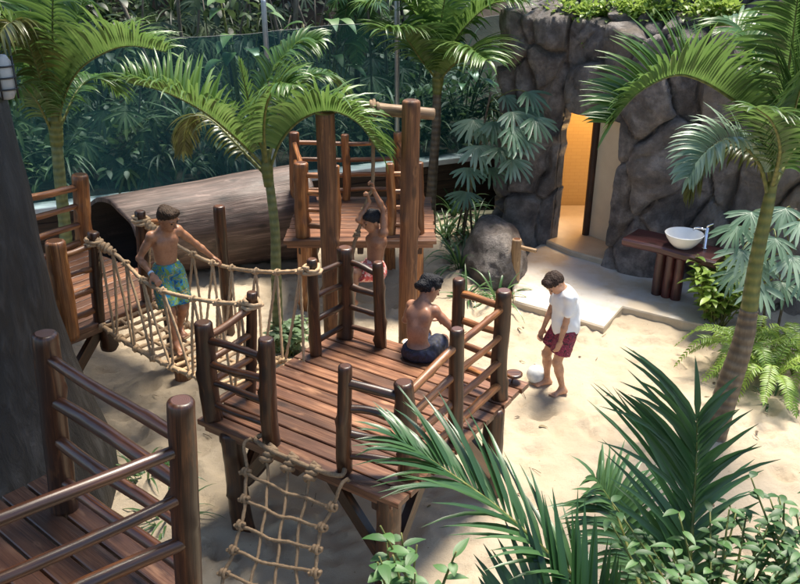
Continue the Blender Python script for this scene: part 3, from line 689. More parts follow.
# hanging rope
t_ = .5; rx = at(373, 108, YS + .12); bt = (rx.x - BAR[0].x) / (BAR[1].x - BAR[0].x); rb_ = BAR[0].lerp(BAR[1], bt)
hr = thing('climbing_rope', 'knotted rope hanging from the crossbar held by the swinging boy', 'rope', rb_)
RH1, RH2 = at(372.5, 186, YS), at(368, 197, YS)
b = MB(); rope(b, [rb_ + V((0, -.02, .075)), rb_ + V((0, -.085, .0)), at(373, 135, YS + .03), RH1, RH2, at(361, 222, YS - .02), at(354, 245, YS - .03), at(352, 262, YS)], .019, 8); b.build('rope_line', M['netrope'], hr)
b = MB(); knot(b, rb_, BAR[1] - BAR[0], .075, .018, 3.2, 1); b.build('knot', M['netrope'], hr)
for p in (at(373, 140, YS + .03), at(364, 210, YS - .01), at(357, 234, YS - .03)):
    b = MB(); knot(b, p, V((.15, 0, 1)), .024, .016, 2.2, int(p.z * 50)); b.build('knot', M['netrope'], hr)
# ================================================================== rope bridge
bs, be = V((-2.70, 7.40, .90)), V((-1.0, 6.12, .90)); bd = (be - bs).normalized(); bp = V((-bd.y, bd.x, 0)); SAG = .12
rbk = thing('rope_bridge', 'sagging pale rope bridge with rope handrails hung from the decks', 'rope bridge', bs.lerp(be, .5))
fl = lambda t, w: bs.lerp(be, t) + bp * w - V((0, 0, SAG * 4 * t * (1 - t) + .03))
HN, HF = at(153, 287, 6.70), at(223, 266, 7.28)
nearH = spline([PL['b'][0].lerp(PL['b'][1], .93), at(120, 258, 7.08), HN, at(208, 301, 6.15), PC['b'][0].lerp(PC['b'][1], .90)], 60)
farH = spline([PL['c'][0].lerp(PL['c'][1], .92), at(185, 250, 7.50), HF, at(268, 272, 6.9), PC['d'][0].lerp(PC['d'][1], .9)], 60)
HRP = []
for hp in (nearH, farH):
    b = MB(); rope(b, hp[::4], .0185, 8); HRP.append(b.build('hand_rope', M['rope'], rbk))
for (pz, ax_) in ((PL['b'], 0), (PC['b'], 0), (PL['c'], 1), (PC['d'], 1)):
    b = MB(); knot(b, pz[0].lerp(pz[1], .91), pz[1] - pz[0], .066, .016, 2.5, int(pz[0].x * 30)); b.build('knot', M['rope'], HRP[ax_])
b = MB(); knot(b, nearH[5], nearH[6] - nearH[4], .03, .019, 5, 8); b.build('knot', M['rope'], HRP[0])
b = MB(); knot(b, farH[4], farH[5] - farH[3], .03, .019, 5, 9); b.build('knot', M['rope'], HRP[1])
ERP = {}
for w in (-.30, .30):
    b = MB(); rope(b, [fl(i / 10, w) for i in range(11)], .024, 8); ERP[w] = b.build('edge_rope', M['rope'], rbk)
for w in (-.1, .1):
    b = MB(); rope(b, [fl(i / 10, w) - V((0, 0, .012)) for i in range(11)], .016, 7); b.build('floor_rope', M['rope'], rbk)
for i in range(17):
    t = (i + .5) / 17; b = MB(); j = random.uniform(-.012, .012)
    rope(b, [fl(t + j, -.33), fl(t, -.12) - V((0, 0, .012)), fl(t - j, .12) - V((0, 0, .012)), fl(t + j * .5, .33)], .018, 7); b.build('cross_rope', M['rope'], rbk)
    for w in (-.30, .30):
        if i % 2 == 0: b = MB(); knot(b, fl(t, w), bd, .027, .013, 2, i); b.build('knot', M['rope'], ERP[w])
for hp, w in ((nearH, -.30), (farH, .30)):
    for i in range(8):
        t = .06 + .88 * i / 7; p = hp[min(60, int(t * 60))]
        b = MB(); knot(b, p, bd, .022, .014, 1.8, i); b.build('knot', M['rope'], HRP[0 if w < 0 else 1])
        for dt in (-.055, .055):
            q = fl(min(.99, max(.01, t + dt)), w); mdl = p.lerp(q, .5) + V((random.uniform(-.015, .015), random.uniform(-.015, .015), 0))
            b = MB(); rope(b, [p, mdl, q], .0125, 7); b.build('hanger_rope', M['rope'], rbk)
p = gz(229, 333, 0); q_ = at(219, 207, p.y)
o = post_part('bridge_post', None, p - V((0, 0, .2)), q_, .068, .062, 'post'); tag(o, 'single upright timber post standing in the sand behind the rope bridge', 'post')
p = gz(183, 379, 0); o = post_part('wood_stump', None, p - V((0, 0, .1)), p + V((0, 0, .33)), .085, .08, 'frame', .005, 2); tag(o, 'short cut log stump in the sand under the rope bridge', 'stump')
p = gz(224, 420, 0) + V((0, .5, 0))
# ================================================================== climbing net
cn = thing('climbing_net', 'brown knotted rope climbing net hanging from the front edge of the middle deck', 'climbing net', gz(290, 600, 0))
NT = [gz(x, y, ZC) + V((0, 0, -.02)) for x, y in ((246, 446), (277, 452), (301, 461), (322, 468), (352, 474))]
NT = [cl.lerp(cf, t) - ay * .05 + V((0, 0, -.03)) for t in (.30, .425, .535, .645, .79)]
NBm = [gz(x, y, .0) for x, y in ((216, 655), (246, 660), (272, 663), (296, 660), (312, 664))]
def nett(u, v):   # u across 0..4, v down 0..1
    k = min(3, int(u)); f = u - k
    a_ = NT[k].lerp(NT[k + 1], f); b_ = NBm[k].lerp(NBm[k + 1], f); p = a_.lerp(b_, v)
    pin = math.sin(PI * min(1, v * 1.0)) * .02
    return p - ay * (.05 * math.sin(PI * v)) + ax * ((2 - u) * .045 * math.sin(PI * min(1, v * 1.6))) + V((0, 0, .0))
for u in range(5):
    b = MB(); p0 = nett(u, 0); rope(b, [p0 + ay * .085 + V((0, 0, .02)), p0 + ay * .05 + V((0, 0, .06)), p0 - ay * .02 + V((0, 0, .045))] + [nett(u, v / 12) + ax * .007 * math.sin(v * 2.3 + u) for v in range(1, 13)], .0125 if u in (0, 4) else .0108, 9, pitch=.075); b.build('vertical_rope', M['netrope'], cn)
    if u in (1, 2, 3):
        b = MB(); knot(b, nett(u, 0) + V((0, 0, .045)) + ay * .0, V((-ay.x, -ay.y, -.9)), .028, .021, 3.2, u); b.build('knot', M['netrope'], cn)
for k in range(8):
    v = .10 + k * .125; b = MB(); sg = [.02, .0, -.03, -.035, 0.02]
    rope(b, [nett(u * .5, v + .005 * math.sin(u * 1.9 + k) + .018 * math.sin(u * PI / 8)) - ay * .012 for u in range(9)], .0118, 9, pitch=.065); xr = b.build('cross_rope', M['netrope'], cn)
    for u in (0, 4):
        b = MB(); knot(b, nett(u, v) - ay * .012, ax, .020, .0135, 2.8, k * 5 + u); b.build('knot', M['netrope'], xr)
b = MB(); e0 = PC['c'][0] + V((0, 0, .12)); e1 = PC['k'][0] + V((0, 0, .08)); rope(b, [e0, nett(0.2, 0) + ay * .06 + V((0, 0, .075)), nett(1, 0) + V((0, 0, .085)), nett(2, 0) + V((0, 0, .08)), nett(3, 0) + V((0, 0, .08)), nett(3.8, 0) + ay * .05 + V((0, 0, .07)), e1], .017, 9); b.build('top_rope', M['netrope'], cn)
# ================================================================== wash bench, basin, tap
bl, br_ = gz(622, 241, .75), gz(716, 264, .75); wx = (br_ - bl).normalized(); wy = V((-wx.y, wx.x, 0)); bm = (bl + br_) / 2
wb = thing('wash_bench', 'dark red timber bench on three round legs against the rock', 'bench', V((bm.x, bm.y, 0)))
mb = MB(); nseg = 26; top_ = []; Lb = (br_ - bl).length
def bsec(i):
    t = i / nseg; f = .018 * math.sin(t * 5) + .02 * mn.noise(V((t * 4, 2, 0))); d = .46 + .02 * math.sin(t * 7)
    c = bl + wx * (Lb * t)
    return [c + wy * (f + .02) + V((0, 0, .035)), c + wy * (f - .005) + V((0, 0, .012)), c + wy * (f - .005) + V((0, 0, -.04)), c + wy * (f + .025) + V((0, 0, -.065)), c + wy * d + V((0, 0, -.065)), c + wy * d + V((0, 0, .035))]
rows = [[mb.vert(p) for p in bsec(i)] for i in range(nseg + 1)]; us = (0, .04, .09, .13, .5, .6)
for i in range(nseg):
    for j in range(6):
        j2 = (j + 1) % 6; u0, u1 = us[j], (us[j2] if j2 else .98); mb.face((rows[i][j2], rows[i][j], rows[i + 1][j], rows[i + 1][j2]), [(u1, i * .05), (u0, i * .05), (u0, i * .05 + .05), (u1, i * .05 + .05)], 0, False)
mb.face(rows[0], smooth=False); mb.face(rows[-1][::-1], smooth=False); mb.build('bench_top', M['bench'], wb)
for k in range(3):
    p = bm + wx * (-.02 + (k - 1) * .125) + wy * .2; post_part('leg', wb, V((p.x, p.y, .05)), V((p.x, p.y, .70)), .062, .058, 'bench', .004, 1)
bc = bm + wx * .10 + wy * .2 + V((0, 0, .035))
def lathe(name, c, prof, mat, parent=None, n=40):
    mb = MB(); rows = [[mb.vert(c + V((math.cos(2 * PI * j / n) * r, math.sin(2 * PI * j / n) * r, z))) for j in range(n)] for r, z in prof]
    for i in range(len(rows) - 1):
        for j in range(n): mb.face((rows[i][j], rows[i][(j + 1) % n], rows[i + 1][(j + 1) % n], rows[i + 1][j]))
    return mb.build(name, mat, parent)
o = lathe('wash_basin', bc, [(.002, .002), (.10, .0), (.115, .006), (.165, .06), (.205, .12), (.225, .165), (.228, .172), (.222, .176), (.214, .172), (.19, .12), (.15, .07), (.09, .035), (.002, .03)], M['ceramic']); tag(o, 'round white ceramic bowl basin on the dark red bench', 'basin')
tp = bm + wx * .33 + wy * .30 + V((0, 0, .035)); tf = thing('tap', 'tall chrome tap beside the white bowl basin', 'tap', tp)
b = MB(); tube(b, [tp, tp + V((0, 0, .02)), tp + V((0, 0, .021)), tp + V((0, 0, .27))], [.034, .034, .024, .022], 16); tb_ = b.build('tap_body', M['chrome'], tf)
b = MB(); tube(b, [tp + V((0, 0, .235)), tp + V((0, 0, .245)) - wx * .08, tp + V((0, 0, .235)) - wx * .15, tp + V((0, 0, .20)) - wx * .165], .013, 12); b.build('spout', M['chrome'], tb_)
b = MB(); tube(b, [tp + V((0, 0, .27)), tp + V((0, 0, .29)), tp + V((0, 0, .33)) + wx * .06], [.02, .016, .009], 12, 0, ('flat', 'round')); b.build('handle', M['chrome'], tb_)
# foot shower post with a side bar
p = gz(513, 288, .0); q_ = at(517, 240, p.y)
fs = thing('tap_post', 'pale round wooden post with a short side bar at the paving corner', 'post', p)
post_part('post', fs, p - V((0, 0, .1)), q_, .068, .064, 'pale', .004, 1); post_part('side_bar', fs, q_ + V((.02, 0, -.09)), at(536, 251, p.y - .1), .03, .028, 'pale', .003, 0, 12, .04, ('flat', 'round'))
# boulder
def boulder(name, c, rx, ry, rz, seed, mat, label, tint=.2):
    mb = MB(); n, k = 110, 64; rows = []; mb.tint = tint
    for i in range(k + 1):
        ph = PI * i / k - PI / 2; row = []
        for j in range(n):
            th = 2 * PI * j / n; d = V((math.cos(ph) * math.cos(th), math.cos(ph) * math.sin(th), math.sin(ph)))
            f = 1 + .16 * mn.noise(d * 1.3 + V((seed, 0, 0))) + .05 * mn.noise(d * 3.5 + V((seed, 0, 0))) + .022 * mn.noise(d * 9) + .012 * mn.noise(d * 21)
            row.append(mb.vert(c + V((d.x * rx * f, d.y * ry * f, d.z * rz * f))))
        rows.append(row)
    for i in range(k):
        for j in range(n): mb.face((rows[i][j], rows[i][(j + 1) % n], rows[i + 1][(j + 1) % n], rows[i + 1][j]))
    return tag(mb.build(name, M[mat]), label, 'boulder')
p = gz(487, 290, 0); boulder('boulder', p + V((.16, .75, .16)), .40, .85, .56, 2, 'rock', 'smooth grey boulder at the foot of the rock pillar', .1)
# small brown disc on a peg by the deck corner
p = gz(514, 392, .0); p = V((1.08, 6.14, 0)); dp = thing('peg_disc', 'small brown wooden disc on a thin peg beside the right corner of the middle deck', 'disc', p)
q_ = gz(511, 383, ZC); p = at(514, 376, q_.y + .02)
dp.location = q_
b = MB(); tube(b, [q_ - V((0, 0, .01)), p], .008, 8); b.build('peg', M['darkwood'], dp)
b = MB(); tube(b, [p + V((0, 0, .005)), p + V((0, 0, .012)), p + V((0, 0, .026)), p + V((0, 0, .032))], [.062, .07, .07, .055], 20, 0, ('flat', 'flat')); b.build('disc', M['raild'], dp)
# ball
p = gz(536, 380, .0) ; mb = MB(); n, k = 32, 20; rows = []; cB = p + V((0, .02, .10)); cB.z = sand_h(cB.x, cB.y) + .085
for i in range(k + 1):
    ph = PI * i / k - PI / 2; rows.append([mb.vert(cB + V((math.cos(ph) * math.cos(2 * PI * j / n), math.cos(ph) * math.sin(2 * PI * j / n), math.sin(ph))) * .10) for j in range(n)])
for i in range(k):
    for j in range(n): mb.face((rows[i][j], rows[i][(j + 1) % n], rows[i + 1][(j + 1) % n], rows[i + 1][j]))
tag(mb.build('ball', M['ballw']), 'worn white ball on the sand at the bare foot of the standing boy', 'ball')
# pale log end poking over the deck edge behind the seated boy
lg0 = at(406, 343, 6.92); lp = post_part('leaning_log', None, V((lg0.x - .12, 7.35, -.05)), lg0, .05, .05, 'pale', .01, 1); tag(lp, 'pale log end leaning on the deck edge beside the seated boy', 'log')
lp.data.update()

# fallen leaves and twigs on the sand
b = MB(); r = random.Random(77)
for _ in range(110):
    x, y = r.uniform(-3, 5.5), r.uniform(3.2, 11.0)
    if r.random() < .5: x, y = r.uniform(.8, 4.6), r.uniform(5.2, 9.3)
    z = sand_h(x, y) + .006; an = r.uniform(0, 6.28)
    if (V((x, y, 0)) - V((3.3, 10.2, 0))).length < 1.9: continue
    if r.random() < .65: blade(b, (x, y, z), V((math.cos(an), math.sin(an), .15)), V((0, 0, 1)), r.uniform(.03, .11), r.uniform(.006, .016), .4, 4, .25, lance, tint=r.random(), curl=r.uniform(-.8, .8))
    else:
        e = V((x, y, z)) + V((math.cos(an), math.sin(an), .02)) * r.uniform(.05, .2); tube(b, [V((x, y, z)), V((x, y, z)).lerp(e, .5) + V((.008, .008, 0)), e], .003, 5)
tag(b.build('leaf_litter', M['litter']), kind='stuff')
# ================================================================== big tree at the left
TC = V((-3.55, 5.55, 0)); EDG = [(at(x, y, 5.55).z, at(x, y, 5.55).x + 3.55 - .07) for x, y in ((123, 488), (100, 432), (78, 380), (60, 330), (45, 265), (30, 200), (14, 145), (0, 95))]
bt_ = thing('shade_tree', 'massive dark grey tree trunk flaring into the ground at the left edge', 'tree', TC)
def bigtrunk():
    mb = MB(); n = 72; rows = []; zs = [-.2 + i * .07 for i in range(int(8.6 / .07))]
    for z in zs:
        row = []; zz = max(0, z)
        for j in range(n):
            th = 2 * PI * j / n; cs, sn = math.cos(th), math.sin(th)
            r = EDG[0][1] if zz <= EDG[0][0] else EDG[-1][1] - .02 * (zz - EDG[-1][0])
            for (za, ra_), (zb, rb_2) in zip(EDG, EDG[1:]):
                if za < zz <= zb: r = ra_ + (rb_2 - ra_) * (zz - za) / (zb - za)
            fl_ = math.exp(-zz / .52) * (.42 + .30 * math.cos(4 * th + .35) + .2 * mn.noise(V((cs * 2, sn * 2, 3))))
            r += max(0, fl_) * .9 * (.5 - .5 * cs)
            r += .07 * mn.noise(V((cs * 1.4, sn * 1.4, z * .45))) + .035 * mn.noise(V((cs * 4, sn * 4, z * .8))) + .014 * mn.noise(V((cs * 11, sn * 11, z * 2.2)))
            row.append(mb.vert(TC + V((cs * r, sn * r, z))))
        rows.append(row)
    for i in range(len(rows) - 1):
        for j in range(n): mb.face((rows[i][j], rows[i][(j + 1) % n], rows[i + 1][(j + 1) % n], rows[i + 1][j]))
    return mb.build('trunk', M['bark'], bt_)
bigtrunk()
rnd = random.Random(11); tips = []
for k in range(7):
    an = k * .9 + .3; p0 = TC + V((-.12, 0, 7.6 + .1 * k)); rr = rnd.uniform(1.8, 3.2); e = p0 + V((math.cos(an) * rr, math.sin(an) * rr, rnd.uniform(.6, 1.4)))
    mdl = p0.lerp(e, .5) + V((0, 0, .3)); b = MB(); pts = spline([p0, mdl, e], 14); tube(b, pts, [.24 - .014 * i for i in range(15)], 10); b.build('limb', M['bark'], bt_); tips += [mdl, e]
CRX = [0]
def crown(name, parent, cents, n, R, sz, mat='crown', seed=1, flat=.5):
    r = random.Random(seed); mb = MB()
    for _ in range(n):
        c = r.choice(cents); d = V((r.gauss(0, 1), r.gauss(0, 1), r.gauss(0, flat))); d = d.normalized() * R * r.random() ** .5; p = c + V((d.x, d.y, d.z * flat))
        blade(mb, p, V((r.uniform(-1, 1), r.uniform(-1, 1), r.uniform(-.6, .3))), V((r.uniform(-.4, .4), r.uniform(-.4, .4), 1)), sz * r.uniform(.6, 1.3), sz * .28, .4, 2, .2, None, tint=r.random())
    return mb.build(name, M[mat], parent)
crown('crown', bt_, tips + [V((x, y, 8.7 + .5 * math.sin(x * 2 + y))) for x, y in ((-5, 4), (-4, 7), (-2.6, 5), (-2.4, 7.2), (-1.2, 6.2), (-3.8, 2.6), (-.2, 6.8), (-1.5, 4.2))] + [V((x, y, 8.2 + .6 * math.sin(x * 3 + y))) for x, y in ((-6, 2), (-5.5, 6), (-3, 8.4), (-4.6, 8.6), (-2.8, .8), (-1.2, 2.4), (-6.2, 8))], 8200, 1.3, .44, seed=4)  # unseen crown; leaf clusters beyond the limbs placed to shade the left
lm = thing('wall_lantern', 'small caged lantern fixed to the dark trunk at the left edge', 'lantern', at(4, 78, 5.45))
c = at(5.5, 77, 5.30)
b = MB(); boxm(b, c + V((-.075, .0, 0)), .02, .075, .16, tint=.5); b.build('back_plate', M['black'], lm)
b = MB(); tube(b, [c + V((-.01, 0, -.125)), c + V((-.01, 0, -.09)), c + V((-.01, 0, .09)), c + V((-.01, 0, .125))], [.04, .058, .058, .04], 20, 0, ('round', 'round')); lg_ = b.build('lamp_glass', M['lampglass'], lm)
b = MB()
for z in (-.07, 0, .07): tube(b, [c + V((-.01 + math.cos(q * PI / 8) * .068, math.sin(q * PI / 8) * .068, z)) for q in range(17)], .006, 6)
for q in (0, 1.6, 3.1, 4.7): tube(b, [c + V((-.01 + math.cos(q) * .068, math.sin(q) * .068, z)) for z in (-.13, 0, .13)], .006, 6)
b.build('lamp_cage', M['black'], lg_)
b = MB(); tube(b, [c + V((-.4, .05, 0)), c + V((-.09, 0, 0))], .03, 10); b.build('bracket', M['black'], lm)
# ================================================================== palms
def palm(label, trunk, rad, tm, shaft=None, group='feather palms in the play area', name='palm_tree'):
    root = thing(name, label, 'palm tree', (trunk[0].x, trunk[0].y, 0), group)
    def tr(nm, ctrl, rr, mat):
        mb = MB(); k = 70; pts = spline(ctrl, k); rs = []
        for i in range(k + 1):
            t = i / k * (len(rr) - 1); j = min(int(t), len(rr) - 2); r = rr[j] + (rr[j + 1] - rr[j]) * (t - j); rs.append(r * (1 + .035 * (i % 5 == 0) + .02 * mn.noise(V((i * .4, ctrl[0].x, 0)))))
        mb.tint = .5; tube(mb, pts, rs, 16, 0, ('flat', 'round')); mb.build(nm, M[mat], root)
    tr('trunk', trunk, rad, tm)
    if shaft: tr('crownshaft', shaft[0], shaft[1], 'shaft')
    return root
def FR(root, pts, nl, ll, lw, seed, **kw):
    frond('frond', root, [at(*p) for p in pts], int(nl * 1.35), ll * 1.05, lw * 1.08, seed=seed, **kw)
# palm behind the left deck
pa = palm('feather palm with arching fronds behind the left deck railing', [V((-4.32, 9.9, -.1)), at(66, 240, 9.9), at(61, 190, 9.9), at(56, 138, 9.9)], [.085, .075, .07, .065], 'pgreen', ([at(57, 145, 9.9), at(55, 120, 9.9), at(54, 100, 9.9)], [.075, .085, .05]))
FR(pa, [(56, 140, 9.9), (64, 98, 9.8), (80, 69, 9.7), (108, 51, 9.6), (133, 46, 9.5), (166, 52, 9.4)], 42, .68, .022, 1, lift=1.9, liftb=1.1, droop=1.2, tint=.6)
FR(pa, [(53, 130, 9.9), (40, 90, 9.8), (22, 46, 9.7), (2, 14, 9.6), (-18, 6, 9.5), (-40, 20, 9.4)], 36, .7, .024, 2, lift=.2, droop=1.8, tint=.75)
FR(pa, [(54, 125, 9.9), (42, 84, 9.6), (30, 48, 9.4), (15, 24, 9.2), (2, 30, 9.0), (-8, 60, 8.9)], 34, .5, .024, 12, lift=.2, droop=1.7, tint=.5, mat='yellow')
FR(pa, [(54, 130, 9.9), (53, 64, 9.9), (53, 0, 9.8), (58, -60, 9.6), (70, -95, 9.4)], 42, .62, .022, 3, lift=.5, droop=.8, tint=.45, up=(0, -.6, .4))
FR(pa, [(56, 130, 9.95), (66, 70, 10.0), (80, 10, 10.1), (104, -40, 10.2)], 40, .62, .022, 4, lift=.5, droop=.9, tint=.5, up=(-.5, -.6, .4))
FR(pa, [(54, 130, 9.95), (44, 66, 10.1), (30, 10, 10.3), (14, -40, 10.5)], 36, .6, .022, 5, lift=.4, droop=.8, tint=.35, up=(.4, -.6, .4))
FR(pa, [(57, 135, 10.0), (78, 90, 10.3), (98, 78, 10.6), (118, 92, 10.8)], 30, .5, .02, 6, lift=.4, droop=1.2, tint=.3)
FR(pa, [(53, 135, 9.9), (36, 100, 9.6), (20, 86, 9.3), (5, 95, 9.1)], 30, .5, .02, 7, lift=.3, droop=1.3, tint=.35)
# palm in the middle beside the bridge
pb = palm('feather palm with a slim trunk between the rope bridge and the rough frame', [V((-1.36, 8.25, -.1)), at(276, 270, 8.25), at(275, 230, 8.25), at(269, 178, 8.25)], [.062, .055, .05, .045], 'pgreen', ([at(269, 186, 8.25), at(267, 168, 8.25), at(266, 150, 8.25)], [.05, .062, .035]))
FR(pb, [(267, 170, 8.25), (239, 141, 8.15), (204, 112, 8.0), (165, 92, 7.9), (127, 82, 7.8)], 46, .56, .019, 21, lift=1.9, liftb=.9, droop=1.2, tint=.62)
FR(pb, [(269, 172, 8.25), (281, 141, 8.2), (302, 119, 8.1), (330, 111, 8.0), (358, 123, 7.9), (379, 152, 7.85)], 46, .56, .02, 22, lift=1.8, liftb=1.0, droop=1.4, tint=.62)
FR(pb, [(264, 160, 8.3), (258, 110, 8.35), (272, 74, 8.4), (296, 45, 8.5), (318, 40, 8.5)], 40, .45, .02, 23, lift=.45, droop=1.4, tint=.4, up=(-.6, -.3, .5))
FR(pb, [(266, 160, 8.2), (254, 124, 8.1), (246, 90, 8.0), (240, 62, 7.95)], 12, .16, .012, 24, lift=.3, droop=.3, tint=.3, sweep=2.0)
FR(pb, [(263, 172, 8.3), (240, 148, 8.4), (214, 122, 8.55), (194, 115, 8.7), (186, 132, 8.8), (184, 150, 8.85)], 30, .36, .02, 25, lift=.1, droop=1.8, tint=.25, mat='yellow')
FR(pb, [(268, 165, 8.35), (280, 110, 8.6), (300, 84, 8.8), (325, 76, 8.9), (345, 92, 9.0)], 38, .42, .02, 26, lift=.5, droop=1.4, tint=.3)
FR(pb, [(266, 162, 8.1), (264, 128, 7.9), (268, 100, 7.7), (280, 84, 7.5), (292, 84, 7.4)], 34, .40, .019, 27, lift=.5, droop=1.1, tint=.55, up=(-.5, .1, .5))
# palm at the back by the netting
pcx = palm('feather palm with a ringed grey trunk beside the right end of the netting', [V((.47, 12.0, -.1)), at(431, 200, 12.0), at(436, 130, 12.0), at(437, 88, 12.0)], [.085, .075, .065, .06], 'ptrunk', ([at(437, 94, 12.0), at(438, 78, 12.0), at(438, 60, 12.0)], [.062, .085, .05]))
for q, (pts, ti) in enumerate(([[(437, 80, 12), (428, 42, 11.9), (414, 12, 11.8), (396, -2, 11.7), (366, 4, 11.6)], .6], [[(438, 80, 12), (448, 54, 11.9), (465, 27, 11.8), (492, 4, 11.7), (522, 2, 11.6)], .6], [[(438, 80, 12), (440, 30, 11.8), (450, -20, 11.6), (470, -60, 11.4)], .5],
        [[(437, 80, 12.1), (434, 30, 12.3), (424, -15, 12.5), (404, -50, 12.7)], .35], [[(438, 80, 12.1), (456, 36, 12.3), (480, 0, 12.6), (505, -12, 12.9)], .35], [[(438, 82, 12), (452, 66, 11.6), (470, 52, 11.2), (486, 60, 10.9)], .7], [[(437, 80, 12), (420, 58, 11.7), (404, 36, 11.4), (384, 30, 11.1)], .55])):
    FR(pcx, pts, 40, .72, .026, 40 + q, lift=.6, droop=1.3, tint=ti)
# palm at the right
pd = palm('feather palm with a leaning trunk in front of the rock wall and wash bench', [gz(711, 440, 0) - V((0, 0, .1)), at(728, 388, 6.5), at(742, 345, 6.5), at(749, 310, 6.5)], [.118, .105, .09, .075], 'ptrunk', ([at(748, 318, 6.5), at(756, 262, 6.5), at(768, 205, 6.5), at(776, 165, 6.5)], [.074, .058, .048, .03]))
FR(pd, [(771, 185, 6.5), (764, 145, 6.45), (746, 112, 6.4), (726, 95, 6.3), (700, 80, 6.2), (675, 75, 6.1), (645, 88, 6.0), (626, 105, 5.95), (612, 124, 5.9)], 56, .50, .019, 61, lift=2.4, liftb=1.5, droop=.7, tint=.5, start=.2)
FR(pd, [(768, 195, 6.5), (760, 165, 6.45), (742, 145, 6.4), (722, 141, 6.3), (702, 156, 6.2), (690, 176, 6.15)], 36, .36, .02, 62, lift=1.6, liftb=.6, droop=1.4, tint=.75, mat='fan')
FR(pd, [(769, 195, 6.6), (757, 160, 6.6), (738, 146, 6.65), (714, 150, 6.7), (698, 172, 6.7), (690, 192, 6.7)], 30, .34, .018, 69, lift=.1, droop=2.0, tint=.5, mat='yellow')
FR(pd, [(775, 180, 6.5), (783, 110, 6.5), (792, 45, 6.4), (800, -20, 6.3)], 44, .5, .02, 63, lift=.5, droop=.8, tint=.3, up=(-.4, -.6, .4))
FR(pd, [(774, 185, 6.45), (788, 135, 6.2), (802, 85, 5.9), (826, 40, 5.6)], 40, .48, .02, 64, lift=.5, droop=.8, tint=.25, up=(-.6, -.1, .5))
FR(pd, [(773, 180, 6.55), (768, 112, 6.8), (757, 58, 7.1), (738, 28, 7.3), (712, 26, 7.5)], 40, .46, .02, 65, lift=.5, droop=1.0, tint=.4, up=(.3, -.5, .5))
FR(pd, [(774, 180, 6.6), (780, 130, 7.0), (776, 85, 7.3), (762, 62, 7.6)], 34, .44, .02, 66, lift=.4, droop=1.1, tint=.25)
FR(pd, [(775, 185, 6.5), (795, 150, 6.6), (818, 130, 6.6), (845, 140, 6.6)], 34, .44, .02, 67, lift=.5, droop=1.1, tint=.4)
FR(pd, [(773, 185, 6.4), (780, 150, 6.0), (772, 122, 5.7), (756, 108, 5.4)], 30, .40, .019, 68, lift=.4, droop=1.0, tint=.22)
# near palm below the camera: only its fronds rise into view
E0 = at(650, 655, 2.75)
pe_ = palm('near dark green palm whose broad fronds rise at the bottom edge over the deck corner', [V((E0.x + .05, E0.y - .1, -.1)), V((E0.x + .03, E0.y - .05, .6)), E0 - V((0, 0, .15))], [.08, .07, .06], 'ptrunk', ([E0 - V((0, 0, .25)), E0 - V((0, 0, .05)), E0 + V((0, 0, .1))], [.065, .07, .04]))
big = dict(mat='palmd', r0=.016)
FR(pe_, [(645, 650, 2.75), (600, 602, 2.85), (555, 560, 2.95), (500, 510, 3.05), (448, 472, 3.12), (400, 440, 3.18)], 28, .56, .0155, 81, lift=.5, liftb=.35, droop=.7, tint=.55, start=.2, sweep=1.7, jit=.26, **big)
FR(pe_, [(655, 655, 2.75), (682, 600, 2.85), (690, 555, 2.95), (693, 510, 3.05), (696, 465, 3.1), (697, 418, 3.14)], 27, .68, .0155, 82, lift=.35, droop=.7, tint=.4, start=.1, sweep=1.5, jit=.3, rs=.5, lens=lambda t: min(1, .5 + t) * (1 - .25 * max(0, t - .6) / .4), up=(0, -.8, .5), **big)
FR(pe_, [(650, 655, 2.75), (620, 632, 2.75), (585, 618, 2.75), (548, 612, 2.75), (500, 622, 2.75)], 20, .50, .019, 83, lift=1.4, liftb=1.2, droop=.2, tint=.3, start=.25, sweep=.35, **big)
FR(pe_, [(652, 655, 2.8), (640, 590, 3.0), (625, 540, 3.15), (612, 505, 3.25), (596, 480, 3.3)], 26, .40, .014, 84, lift=.5, droop=.9, tint=.75, start=.25, **big)
